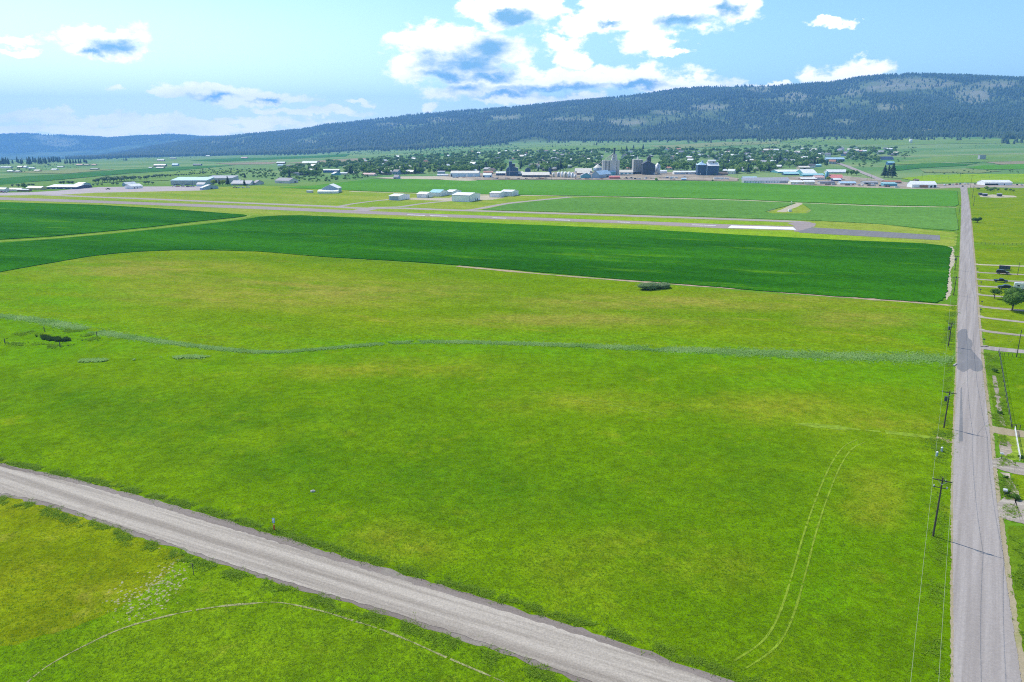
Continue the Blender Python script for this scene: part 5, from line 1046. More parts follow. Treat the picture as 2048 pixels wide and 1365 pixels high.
sheet('dirt_yard', [(1958, 391.5), (1985, 389.5), (2030, 392), (2034, 395), (1990, 396), (1962, 394.5)], 'dirt_pale', 0.04, jit=1)
# concrete and steel elevators
def frame(px, py):
    g = gt(px, py); return g, (g[1] * cp + (H - g[2]) * sp) / F
g, s = frame(1222, 351); t = thing('grain_elevator', 'tall white concrete grain elevator with tapered head tower and spouts', 'elevator', tuple(g))
hb = zfor(321.5, g[1]) - g[2]; ht = zfor(307.8, g[1]) - g[2]; hl = zfor(296, g[1]) - g[2]
for x in (1208, 1214.9, 1221.8, 1228.8, 1235.7):
    for d in (0, 7.2): o = MB().cyl(((x - 1222) * s, 4 + d * s), 3.4 * s, 3.4 * s, -1, hb, 20).build('bin', 'concrete', t)
MB().box((1219 - 1222) * s, (1232.4 - 1222) * s, 4 - 4.6 * s, 4 - 1.2 * s, -1, hb + .4).build('stair_tower', 'concrete', t)
x0, x1, x2, x3 = [(v - 1222) * s for v in (1222.6, 1234.4, 1225.6, 1232.0)]
hd = fixn(MB().add([(x0, 0, hb), (x1, 0, hb), (x1, 10, hb), (x0, 10, hb), (x2, 3, ht), (x3, 3, ht), (x3, 7, ht), (x2, 7, ht)], [(0, 3, 2, 1), (4, 5, 6, 7), (0, 1, 5, 4), (1, 2, 6, 5), (2, 3, 7, 6), (3, 0, 4, 7)]).build('head_tower', 'concrete', t))
for k in range(3): MB().box((1226.4 - 1222) * s, (1227.2 - 1222) * s, -0.3 + 1.2 * k, 1.2 * k + .5, hb + 2 + 4 * k, hb + 3.6 + 4 * k).build('window', 'opening', hd)
MB().box((1226.6 - 1222) * s, (1229.2 - 1222) * s, 4, 6, ht, hl).box((1226 - 1222) * s, (1230 - 1222) * s, 3.6, 6.4, hl - 2.5, hl).build('elevator_leg', 'metal_dark', t)
for x, y in ((1207, 321.5), (1210.5, 321.5), (1214.5, 321.5), (1218, 321.5)):
    MB().tube([((1226.5 - 1222) * s, 4, ht + 1.0), ((x - 1222) * s, 3, hb + .3)], 0.45, 6).build('spout', 'metal_cream', t)
MB().tube([((1226 - 1222) * s, 3, ht + 0.6), ((1196 - 1222) * s, -2, zfor(328.5, g[1]) - g[2])], 0.4, 6).build('spout', 'metal_cream', t)
for x in (1211.4, 1218.4): MB().box((x - .35 - 1222) * s, (x + .35 - 1222) * s, 4 - 3.2 * s, 4 - 1.2 * s, 0, hb - .3).build('shadow_joint', 'concrete_grey', t).name = 'joint_shadow_panel'  # darker grey strips stand in for the shadow in the gaps between bins
fixn(shed('annex_tmp', '', (0, 0, 0), 0, 12 * s, 6, 6, 7.5, 'mono', 'metal_teal', 'roof_blue').children[0])
for o in [o for o in bpy.data.objects if o.name.startswith('annex_tmp')]:
    for ch in list(o.children): ch.parent = t; ch.location = ((1229.5 - 1222) * s, -4 * s - 4, 0); ch.name = 'annex_' + ch.name.split('.')[0]
    bpy.data.objects.remove(o)
def silo(label, px, r_px, yb, ye, yt, wall, roof='galvanised', name='grain_bin', bands=5):
    g, s = frame(px, yb); t = thing(name, label, 'grain bin', tuple(g)); he = zfor(ye, g[1]) - g[2]; hp = zfor(yt, g[1]) - g[2]; r = r_px * s
    MB().cyl((0, 0), r, r, -.5, he, 24).build('wall', wall, t, True); MB().cyl((0, 0), r * 1.03, r * .12, he + .02, hp, 24).build('roof', roof, t)
    b = MB()
    for k in range(1, bands): b.cyl((0, 0), r + .06, r + .06, he * k / bands, he * k / bands + .14, 24)
    b.build('stiffener_ring', 'galvanised', t); MB().box(-.25, .25, -r - .15, -r + .1, .1, he).build('ladder', 'trim_dark', t)
    return t
silo('dark steel bin with pale conical roof left of the white elevator', 1195.3, 8.6, 344, 335.8, 329, 'metal_bluegrey', 'roof_cream')
silo('silver steel bin with conical roof beside the dark gabled elevator', 1314.8, 5.2, 348.6, 331.2, 326, 'metal_silver', 'galvanised', bands=7)
for x, r, yb, ye, yt, m, lb in [(1117, 3, 355, 346, 343.6, 'metal_grey', 'grey tank leftmost in the tank group by the small dark tower'), (1124, 2.6, 355.5, 345, 343, 'metal_white', 'thin white tank second from left in the tank group'), (1130.5, 3.4, 356, 346, 343, 'metal_cream', 'cream tank in the middle of the tank group'), (1138, 3.2, 356, 345.5, 343.4, 'metal_white', 'white tank right of the cream one in the tank group'), (1144.5, 2.6, 356.4, 347, 345, 'metal_white', 'smaller white tank at the right of the tank group'), (1107, 2.4, 354.6, 347.5, 345.6, 'metal_cream', 'short cream tank just right of the small dark tower'), (1177.5, 3.2, 356.8, 349, 344.6, 'metal_cream', 'pale yellow tank in front of the teal gabled shed'), (1150.5, 2.2, 356, 350, 348.4, 'metal_white', 'short white tank at the far right of the tank group')]:
    silo(lb, x, r, yb, ye, yt, m, 'roof_white', 'storage_tank', 3)
silo('slim teal tower silo between the pink and red roofs', 1652.5, 3.4, 360, 345.6, 342.6, 'metal_teal', 'metal_teal', 'tower_silo', 3)
# square concrete elevator
g, s = frame(1275.5, 348.6); t = thing('grain_elevator', 'square grey concrete elevator with ribs and small spire', 'elevator', tuple(g)); hb = zfor(320.5, g[1]) - g[2]; w = 9.4 * s
MB().box(-w, w, 0, 2 * w, -1, hb).build('wall', 'concrete_grey', t)
for x in (-1, -.5, 0.02, .54, 1): MB().box(x * w - .35 - .3 * x, x * w + .35 - .3 * x, -.35, .05, -1, hb + .2).build('rib', 'concrete', t)
for k in range(1, 7): MB().box(-w + .4, w - .4, -.22, .02, hb * k / 7, hb * k / 7 + .35).build('floor_band', 'concrete', t)
MB().box(-w * 1.02, w * 1.02, -.2, 2 * w + .2, hb + .01, hb + .6).build('parapet', 'concrete', t)
MB().cyl((0, w), 2.4, .25, hb + .6, hb + 6.2, 4).cyl((0, w), .2, .1, hb + 6, zfor(309, g[1]) - g[2], 6).build('spire', 'metal_cream', t)
MB().box(-w - 1, w + 9 * s, -6, -0.6, .1, 3.4).build('loading_dock', 'opening', t); MB().box(-w - 1.2, w + 9.4 * s, -6.4, -.4, 3.42, 4.2).build('dock_roof', 'roof_grey', t)
# dark gabled elevator
g, s = frame(1297, 350.4); t = thing('grain_elevator', 'dark blue-grey gabled elevator house with black head tower', 'elevator', tuple(g))
hl_, hp_, hr_ = [zfor(v, g[1]) - g[2] for v in (328.6, 322.8, 330)]
fixn(MB().prism([((1285 - 1297) * s, -1), ((1309.8 - 1297) * s, -1), ((1309.8 - 1297) * s, hr_), ((1295 - 1297) * s, hp_), ((1285 - 1297) * s, hl_)], 0, 18, 'y').build('wall', 'metal_dark', t))
fixn(MB().prism([((1295 - 1297) * s, hp_ + .05), ((1310.6 - 1297) * s, hr_ - .1), ((1310.6 - 1297) * s, hr_ + .5), ((1295 - 1297) * s, hp_ + .7)], -.5, 18.5, 'y').build('roof', 'roof_grey', t))
fixn(MB().prism([((1284.4 - 1297) * s, hl_ - .3), ((1295 - 1297) * s, hp_ + .05), ((1295 - 1297) * s, hp_ + .7), ((1284.4 - 1297) * s, hl_ + .3)], -.5, 18.5, 'y').build('roof', 'metal_dark', t))
ht_ = zfor(315, g[1]) - g[2]; fixn(MB().prism([((1294.4 - 1297) * s, hp_ - 2), ((1302 - 1297) * s, hp_ - 4), ((1302 - 1297) * s, ht_ - .8), ((1298 - 1297) * s, ht_ + 1), ((1294.4 - 1297) * s, ht_ - .8)], 5, 13, 'y').build('head_tower', 'metal_dark', t))
MB().box(10.5 * s, 12 * s, -.3, .1, 0, 4).build('door', 'metal_white', t)
# blue pair of elevators
g, s = frame(1403.5, 351.4); t = thing('grain_elevator', 'dark blue steel elevator with pointed hip roof, left of the pair', 'elevator', tuple(g)); he = zfor(330.6, g[1]) - g[2]; w = 8.6 * s
MB().box(-w, w, 0, 2 * w, -1, he).build('wall', 'metal_slateblue', t); hp = zfor(324, g[1]) - g[2]
fixn(MB().add([(-w - .4, -.4, he + .02), (w + .4, -.4, he + .02), (w + .4, 2 * w + .4, he + .02), (-w - .4, 2 * w + .4, he + .02), (0, w, hp)], [(0, 1, 4), (1, 2, 4), (2, 3, 4), (3, 0, 4), (3, 2, 1, 0)]).build('roof', 'roof_blue', t))
MB().box(.2, 2.6, w - 1.5, w + 1.5, hp - 1.5, hp + 1.6).build('cupola', 'metal_bluegrey', t); MB().box(-3.2, -2.2, -.15, .05, 1.5, 4).build('door', 'metal_white', t)
g, s = frame(1425.5, 351.6); t = thing('grain_elevator', 'dark blue steel elevator with white roof, right of the pair', 'elevator', tuple(g)); he = zfor(332, g[1]) - g[2]; w = 11.4 * s; hp = zfor(325.8, g[1] + 9) - g[2]
fixn(MB().prism([(0, -1), (18, -1), (18, he), (9, hp), (0, he)], -w, w, 'x').build('wall', 'metal_slateblue', t))
r = MB(); r.prism([(-.6, he - .3), (9, hp + .05), (9, hp + .45), (-.6, he + .15)], -w - .3, w + .3, 'x'); r.prism([(9, hp + .05), (18.6, he - .3), (18.6, he + .15), (9, hp + .45)], -w - .3, w + .3, 'x'); fixn(r.build('roof', 'roof_white', t))
hc = zfor(322.4, g[1]) - g[2]; q = shed('cup_tmp', '', (0, 0, 0), 0, 15 * s, 5, hc - hp + 1.5, hc - hp + 3, 'x', 'wall_pale', 'roof_white')
for ch in list(q.children): ch.parent = t; ch.location = (6 * s, 6.5, hp - 1.5); ch.name = 'cupola_' + ch.name.split('.')[0]
bpy.data.objects.remove(q); MB().box(1.2 * s, 3.2 * s, 6.35, 6.55, hp - .4, hp + 1.6).build('cupola_window', 'opening', t)
MB().box(-w - .9 * s, -w - .05, 1, 3, 0, he).build('downspout', 'metal_lightblue', t)
# dark old elevator with steps
g, s = frame(1024, 352.6); t = thing('grain_elevator', 'old dark stepped elevator with tall left tower', 'elevator', tuple(g)); zz = lambda y: zfor(y, g[1]) - g[2]; X_ = lambda x: (x - 1024) * s
fixn(MB().prism([(X_(1012.4), -1), (X_(1036.4), -1), (X_(1036.4), zz(337)), (X_(1027), zz(334)), (X_(1018), zz(334)), (X_(1012.4), zz(338.4))], 0, 14, 'y').build('wall', 'metal_slateblue', t))
MB().box(X_(1017.8), X_(1024.2), 2, 9, zz(336), zz(323.4)).build('tower', 'metal_slateblue', t); MB().box(X_(1024.25), X_(1030.2), 2.5, 9.5, zz(336), zz(328.6)).build('tower', 'metal_dark', t)
MB().box(X_(1017.4), X_(1024.6), 1.6, 9.4, zz(323.4) + .02, zz(322.8)).build('tower_roof', 'roof_blue', t); MB().box(X_(1024.3), X_(1030.8), 2.1, 9.9, zz(328.6) + .02, zz(328)).build('tower_roof', 'roof_blue', t)
fixn(MB().prism([(X_(1027), zz(334) + .05), (X_(1036.8), zz(337) + .05), (X_(1036.8), zz(336.4)), (X_(1027), zz(333.4))], -.4, 14.4, 'y').build('roof', 'roof_cream', t))
MB().box(X_(1018), X_(1018.7), -.3, .05, 0, zz(334)).build('downspout', 'metal_lightblue', t); MB().box(X_(1013), X_(1035.5), -.5, -.05, zz(344), zz(343.2)).build('canopy', 'roof_grey', t)
for xl, xr, yb, ye, yt, lb in [(1050.4, 1061.6, 346.6, 339.6, 335, 'small dark gabled elevator behind the long cream roof'), (1097.4, 1103.2, 349.6, 337.6, 334.6, 'slim dark tower at the right end of the long cream roof')]:
    q = B('grain_elevator', lb, xl, xr - .3, xr, yb, ye, yt, al=0, ridge='y', wall='metal_slateblue', roof='metal_dark', depth=8, cat='elevator')
# water tank above the town
g, s = frame(1821, 286.5); t = thing('water_tank', 'white water tank alone on the slope above the right side of town', 'tank', tuple(g))
MB().cyl((0, 0), 3.1 * s, 3.1 * s, -1, 6.8 * s, 20).build('wall', 'wall_white', t, True); MB().cyl((0, 0), 3.2 * s, .4, 6.82 * s, 7.6 * s, 20).build('roof', 'roof_white', t)
B('reservoir', 'grey square reservoir block on the far right slope', 1959, 1971, 1972, 319.6, 311, 310.6, al=0, ridge='flat', wall='wall_grey', roof='roof_slate', depth=8, cat='reservoir')
# town houses, shared shapes
def house_meshes(k):
    W, D, he, hr = [(11, 8, 2.9, 5.0), (14, 9, 3.0, 5.2), (10, 9, 4.6, 7.4)][k]
    w = MB().prism([(-D / 2, -1.5), (D / 2, -1.5), (D / 2, he), (0, hr), (-D / 2, he)], -W / 2, W / 2, 'x'); r = MB(); kk = (hr - he) / (D / 2); o = .5
    for sg in (-1, 1): r.prism([(sg * (D / 2 + o), he - o * kk + .03), (0, hr + .03), (0, hr + .28), (sg * (D / 2 + o), he - o * kk + .28)], -W / 2 - o, W / 2 + o, 'x')
    win = MB()
    for x in (-.3, .3): win.box(x * W - .7, x * W + .7, -D / 2 - .05, -D / 2 + .05, 1.0, 2.2)
    res = []
    for b, n in ((w, 'wall'), (r, 'roof'), (win, 'window')):
        me = b.mesh(n, None); bm = bmesh.new(); bm.from_mesh(me); bmesh.ops.recalc_face_normals(bm, faces=bm.faces); bm.to_mesh(me); bm.free(); res.append(me)
    return res
HM = [house_meshes(k) for k in range(3)]; cache = {}
def hmesh(k, part, mat):
    key = (k, part, mat)
    if key not in cache:
        m = HM[k][part].copy(); m.materials.clear(); m.materials.append(MATS[mat]); cache[key] = m
    return cache[key]
ROOFS = [('roof_grey', 'grey'), ('roof_white', 'white'), ('roof_cream', 'cream'), ('roof_slate', 'slate'), ('roof_brown', 'brown'), ('roof_rust', 'rust red'), ('roof_pink', 'pale pink'), ('roof_charcoal', 'charcoal')]
def flat_meshes():
    w = MB().box(-11, 11, -7, 7, -1.5, 4.4); r = MB().box(-11.2, 11.2, -7.2, 7.2, 4.42, 4.8); win = MB()
    for x in (-8, -4, 0, 4, 8): win.box(x - 1.3, x + 1.3, -7.06, -6.95, .4, 2.6)
    return [w.mesh('wall', None), r.mesh('roof', None), win.mesh('window', None)]
HM.append(flat_meshes())
WALLS = ['wall_white', 'wall_cream', 'wall_grey', 'wall_blue', 'wall_pale', 'wall_brown']
nh = 0; tries = 0; used = []
while nh < 298 and tries < 9000:
    tries += 1; x = rng.uniform(560, 1800); y = rng.uniform(297, 352)
    if not inside(TOWN, x, y) or any(a - 3 < x < c + 3 and b < y < d + 2 for a, b, c, d in GAPS): continue
    w = gt(x, y)
    if any(abs(w[0] - u[0]) < 15 and abs(w[1] - u[1]) < 15 for u in used): continue
    used.append(w); nh += 1; k = rng.randint(3) if y < 315 or rng.rand() < .8 else 3; rf, rn = ROOFS[rng.choice(8, p=[.2, .26, .18, .1, .08, .07, .07, .04])]; wl = WALLS[rng.randint(6)]
    za, zr_ = zone(x, y); lb = '%s roofed, %s walled %s, %s %s' % (rn, wl[5:], 'shop' if k == 3 else 'house', zr_, za); t = thing('shop' if k == 3 else 'house', lb, 'shop' if k == 3 else 'house', tuple(w), AL_TOWN + rng.randint(2) * math.pi / 2, 'town houses: ' + lb)
    sc = rng.uniform(.9, 1.35); t.scale = (sc, sc, sc * rng.uniform(.9, 1.05))
    link('wall', hmesh(k, 0, wl), t); link('roof', hmesh(k, 1, rf), t); link('window', hmesh(k, 2, 'opening'), t)
# ------------------------------------------------------------------ poles and wires
plain('pole_wood', (0.075, 0.062, 0.052), 0.9, 0, 0.25, 2.0); plain('wire_metal', (0.34, 0.38, 0.20), 0.5, 0.2, 0.05); plain('insulator', (0.5, 0.5, 0.5), 0.3, 0, 0.05)
AR = np.array([math.cos(A_ROAD), -math.sin(A_ROAD)])
def pole(px, py, h, label, arm=1.35, r=0.17, can=False, low=False, side=1.0, group='power poles along the road', base=None):
    g = gt(px, py) if base is None else np.array(base); t = thing('utility_pole', label, 'pole', tuple(g), -A_ROAD, group)
    MB().tube([(0, 0, -.5), (0, 0, h)], r, 8, r * .65).build('pole', 'pole_wood', t)
    if arm:
        MB().box(-arm, arm, -.19, -.07, h - .55, h - .40).build('crossarm', 'pole_wood', t)
        MB().tube([(-.7, -.13, h - .56), (0, -.15, h - 1.2)], .03, 4).tube([(.7, -.13, h - .56), (0, -.15, h - 1.2)], .03, 4).build('brace', 'galvanised', t)
        for x in (-arm + .08, 0.0 if arm < 1 else .45, arm - .08): MB().cyl((x, -.13), .06, .05, h - .40, h - .18, 8).build('insulator', 'insulator', t)
    if can: MB().cyl((-.55, 0), .32, .32, h - 2.6, h - 1.5, 12).build('transformer', 'metal_dark', t); MB().box(-.3, -.1, -.05, .05, h - 2.2, h - 1.9).build('bracket', 'galvanised', t)
    if low: MB().box(-1.2, .9, -.1, .0, h - 1.9, h - 1.78).build('crossarm', 'pole_wood', t); MB().cyl((-1.1, -.05), .1, .1, h - 1.8, h - 1.5, 8).cyl((.8, -.05), .12, .12, h - 1.8, h - 1.5, 8).build('cutout', 'insulator', t)
    return g, h
def phf(px, py, top): g = gt(px, py); return zfor(top, g[1])
PO = []
g1 = gt(1866, 1073); g2 = gt(1887.6, 856)
PO.append(pole(0, 0, 10.6, 'tall power pole just outside the lower right of the photo', base=[g1[0] * 2 - g2[0], g1[1] * 2 - g2[1], 0]))
PO.append(pole(1866, 1073, phf(1866, 1073, 956), 'nearest power pole with two crossarms, lowest in the photo beside the road', 1.5, low=True))
PO.append(pole(1887.6, 856, phf(1887.6, 856, 782), 'second nearest power pole with a transformer can under its arm', 1.5, can=True))
PO.append(pole(1896.4, 693, phf(1896, 693, 645), 'third power pole with a transformer at its top by the creek weeds', 1.0, can=True))
PO.append(pole(1907, 591, phf(1907, 591, 553), 'fourth power pole beside the corner of the dark crop', 1.35))
PO.append(pole(1909.5, 541, phf(1909.5, 541, 511.5), 'fifth power pole beside the dark crop with narrow arm', 1.35, can=True))
PO.append(pole(1917.5, 430, 8.2, 'sixth power pole far up the road beside the pale crop', 1.1))
for i, (x, y, tp, lb) in enumerate([(1940.6, 376, 350.5, 'tall wide-armed pole at the far road end, right side'), (1944, 398, 373, 'power pole right of the far road, second from the end'), (1946.8, 412, 392, 'power pole right of the far road, third from the end')]):
    pole(x, y, phf(x, y, tp), lb, 1.3 if i else 3.2, .2)
pole(2033, 714.5, phf(2033, 714, 659.6), 'slim pole on the lawn right of the patched road', 0, .13, group=None); pole(2035, 550.6, phf(2035, 550, 524), 'slim pole among the far driveways', 0, .12, group=None)
for x, y, tp in [(1920, 357.5, 349), (1844, 357, 349.5), (1896, 359, 354), (1978, 359, 354), (997, 359, 344), (1103, 360, 346), (1375, 361, 354), (1406, 361.5, 352), (1474, 361, 351), (1734, 362, 350), (1742, 362, 350), (1865, 372, 362)]:
    pole(x, y, phf(x, y, tp), 'thin distant pole at the edge of town', 1.0, .16, group='distant poles of the town')
def wire(name, pts, label, r=0.022, sag=0.6):
    P = []
    for a, b in zip(pts[:-1], pts[1:]):
        for k in range(10):
            f = k / 10; p = np.array(a) * (1 - f) + np.array(b) * f; p[2] -= sag * 4 * f * (1 - f); P.append(p)
    P.append(np.array(pts[-1])); o = MB().tube(P, r, 5).build(name, 'wire_metal'); tag(o, label, 'wire')
arms = [1.35, 1.5, 1.5, 1.0, 1.35, 1.35, 1.1]
for sg, lb in ((-1, 'overhead wire on the field side of the pole line'), (1, 'overhead wire on the road side of the pole line')):
    wire('power_wire', [(g[0] + sg * (a - .08) * AR[0], g[1] + sg * (a - .08) * AR[1], h - .2) for (g, h), a in zip(PO, arms)], lb)
gl = gt(2033, 714.5); wire('power_wire', [(PO[2][0][0], PO[2][0][1], PO[2][1] - 1), (gl[0], gl[1], phf(2033, 714, 662))], 'service wire crossing the road to the slim lawn pole', 0.015, .8)
# ------------------------------------------------------------------ small things along the roads
plain('paint_orange', (0.62, 0.09, 0.03), 0.5, 0, 0.05); plain('paint_blue', (0.10, 0.30, 0.62), 0.5, 0, 0.1); plain('rubber', (0.02, 0.02, 0.022), 0.8, 0, 0.1); plain('glass_dark', (0.02, 0.025, 0.03), 0.12, 0, 0.02)
g = gt(548.5, 1060); t = thing('marker_post', 'orange-red utility marker post with small blue and white sign beside the gravel road', 'marker', tuple(g))
MB().cyl((0, 0), .13, .12, -.2, .95, 10).build('base', 'paint_orange', t); MB().cyl((0, 0), .045, .045, .95, 2.0, 8).build('post', 'galvanised', t)
sg_ = MB().box(-.22, .22, -.03, .03, 1.35, 2.25).build('sign', 'paint_blue', t); MB().box(-.17, .17, -.036, -.031, 1.75, 2.18).build('panel', 'paint_white', sg_); MB().box(-.12, .12, -.036, -.031, 1.42, 1.66).build('panel', 'paint_white', sg_)
g = gt(387.5, 1150); o = MB().box(-.05, .05, -.02, .02, -.1, 1.9).box(-.09, .09, -.025, .025, 1.55, 1.95).build('survey_stake', 'weathered_wood'); o.location = g; tag(o, 'thin dark stake standing by the yellow mown patch', 'stake')
g = gt(626, 984); m = MB(); rs = np.random.RandomState(8)
V = rand_dirs(40, rs) * rs.uniform(.8, 1.05, (40, 1)); bm = bmesh.new(); [bm.verts.new((v[0] * .55, v[1] * .4, v[2] * .3 + .12)) for v in V]; bmesh.ops.convex_hull(bm, input=bm.verts); me = bpy.data.meshes.new('field_stone'); bm.to_mesh(me); bm.free(); me.materials.append(MATS['concrete_grey'])
o = link('field_stone', me, None, tuple(g)); tag(o, 'pale stone lying alone in the near meadow', 'stone')
for x, y, lb in [(1873.5, 913, 'pale utility pedestal nearer the nearest pole'), (1883, 904, 'pale utility pedestal farther from the nearest pole')]:
    g = gt(x, y); t = thing('utility_pedestal', lb, 'pedestal', tuple(g), .3, 'utility pedestals'); MB().cyl((0, 0), .22, .2, -.1, .95, 12).build('body', 'metal_bluegrey', t); MB().cyl((0, 0), .25, .1, .95, 1.15, 12).build('cap', 'roof_white', t)
def mailbox(px, py, label, mat='metal_dark', n=1, rz=0.0):
    g = gt(px, py); t = thing('mailbox', label, 'mailbox', tuple(g), -A_ROAD + rz); MB().box(-.06, .06, -.06, .06, -.2, 1.05).build('post', 'weathered_wood', t)
    for k in range(n):
        y = (k - (n - 1) / 2) * .42; prof = [(y - .15, 1.07), (y + .15, 1.07), (y + .15, 1.27), (y + .11, 1.37), (y, 1.42), (y - .11, 1.37), (y - .15, 1.27)]
        b = MB().prism(prof, -.36, .3, 'x').build('box', mat, t); fixn(b); MB().box(-.385, -.365, y - .12, y + .12, 1.1, 1.35).build('door', 'galvanised', b)
    if n > 1: MB().box(-.3, .3, -n * .22, n * .22, 1.0, 1.06).build('shelf', 'weathered_wood', t)
    return t
for x, y, lb in [(1955, 541.5, 'dark mailbox farthest up the right road edge'), (1957.5, 555.5, 'dark mailbox second farthest up the right road edge'), (1962, 569.5, 'dark mailbox third farthest up the right road edge'), (1960.5, 585, 'dark mailbox by the small thin-crowned tree driveway'), (1963.5, 609.5, 'dark mailbox by the large tree driveway'), (1961, 625, 'dark mailbox between the large tree and patched road')]: mailbox(x, y, lb)
mailbox(1967.5, 686, 'dark mailbox on a post beside the patched road', 'metal_dark'); mailbox(2002.5, 918, 'white mailbox beside the wide gravel driveway', 'wall_white'); mailbox(2009, 992, 'pair of white mailboxes on one post by the nearest driveway', 'wall_white', 2)
# fences
def fence(name, label, pts, n, h, mat, rails, rail_mat, r=.06):
    W = np.array([gt(*p) for p in pts]); d = np.linalg.norm(np.diff(W, axis=0), axis=1); cs = np.concatenate([[0], np.cumsum(d)]); P = np.array([[np.interp(u, cs, W[:, k]) for k in range(3)] for u in np.linspace(0, cs[-1], n)])
    t = thing(name, label, 'fence', tuple(P[0]))
    for p in P: o = MB().cyl((0, 0), r, r * .9, -.3, h, 7).build('post', mat, t); o.location = p - P[0]
    for z, th in rails:
        for a, b in zip(P[:-1], P[1:]): MB().tube([a - P[0] + np.array([0, 0, z]), b - P[0] + np.array([0, 0, z])], th, 4).build('rail', rail_mat, t)
    return t
fence('pasture_fence', 'dark wire fence running beside the dry ditch right of the road', [(1997, 706), (2003, 740), (2009, 780), (2016, 822), (2022, 855)], 16, 1.35, 'pole_wood', [(.35, .02), (.7, .02), (1.05, .02), (1.3, .035)], 'trim_dark', .09)
fence('board_fence', 'white board fence between the two near gravel driveways', [(2029, 862), (2034, 892), (2039.5, 922)], 7, 1.1, 'wall_pale', [(.45, .05), (.8, .05), (1.05, .07)], 'wall_pale', .08)
fence('gate_fence', 'short dark gate panel at the end of the pasture fence', [(2023.5, 858), (2039.5, 860)], 3, 1.2, 'pole_wood', [(.6, .04), (1.15, .05)], 'weathered_wood', .08)
fence('site_fence', 'pale chain fence corner left of the instrument mast', [(1537, 424.5), (1549, 420.5)], 5, 1.8, 'galvanised', [(.3, .04), (1.0, .04), (1.75, .05)], 'galvanised', .07)
fence('site_fence', 'pale chain fence corner right of the instrument mast', [(1613, 427), (1622, 421.8)], 5, 1.8, 'galvanised', [(.3, .04), (1.0, .04), (1.75, .05)], 'galvanised', .07)
fence('pasture_fence', 'distant wire fence along the stony line right of the road', [(1962, 489), (2000, 490), (2060, 491.5)], 12, 1.3, 'pole_wood', [(.6, .03), (1.2, .03)], 'weathered_wood', .1)
fence('pasture_fence', 'short dark fence with low posts behind the slim lawn pole', [(2000, 712), (2020, 714), (2048, 716)], 7, 1.1, 'pole_wood', [(.5, .02), (1.0, .02)], 'trim_dark', .06)
g = gt(1581, 424); t = thing('instrument_mast', 'thin pale instrument mast with white cabinet inside the fenced pad', 'mast', tuple(g)); MB().tube([(0, 0, 0), (0, 0, 9)], .16, 6, .1).build('mast', 'wall_white', t); MB().box(-2, 0.6, -1, .8, 0, 2.2).build('cabinet', 'wall_white', t); MB().box(-1.2, 1.2, -.08, .08, 7.4, 7.6).build('sensor_arm', 'galvanised', t); MB().cyl((0, 0), .5, .3, 8.6, 9.2, 8).build('sensor', 'wall_white', t)
g = gt(1925, 722) ; g = gt(1909.5, 731)
m = MB(); m.box(-1.3, 1.3, -.2, .2, -.1, .35).box(-.9, .9, -.26, -.19, -.1, .2); o = m.build('culvert_headwall', 'concrete_grey'); o.location = g; o.rotation_euler = (0, 0, .8); tag(o, 'pale concrete culvert headwall where the creek meets the road', 'culvert')
# ------------------------------------------------------------------ vehicles
for n_, c_ in [('car_black', (0.02, 0.02, 0.025)), ('car_brown', (0.06, 0.03, 0.022)), ('car_white', (0.75, 0.75, 0.75)), ('car_red', (0.35, 0.03, 0.03)), ('car_silver', (0.42, 0.44, 0.46)), ('car_blue', (0.05, 0.11, 0.25))]: plain(n_, c_, 0.25, 0.2, 0.03)
SED = [(-2.3, .38), (-2.35, .78), (-2.15, .98), (-1.55, 1.02), (-.95, 1.43), (.45, 1.46), (1.15, 1.02), (2.1, .88), (2.32, .62), (2.28, .38)]
SUV = [(-2.35, .45), (-2.4, 1.0), (-2.3, 1.1), (-2.05, 1.72), (.35, 1.78), (1.05, 1.15), (2.15, 1.02), (2.35, .75), (2.3, .45)]
PICK = [(-2.8, .55), (-2.85, 1.1), (-.75, 1.1), (-.65, 1.78), (.75, 1.82), (1.4, 1.2), (2.6, 1.1), (2.8, .8), (2.75, .55)]
WIN = {'sedan': [(-1.4, 1.05), (-.88, 1.38), (.40, 1.40), (1.0, 1.05)], 'suv': [(-2.12, 1.15), (-1.95, 1.64), (.28, 1.69), (.85, 1.18)], 'pickup': [(-.6, 1.2), (-.55, 1.70), (.68, 1.74), (1.2, 1.24)]}
VM = {}
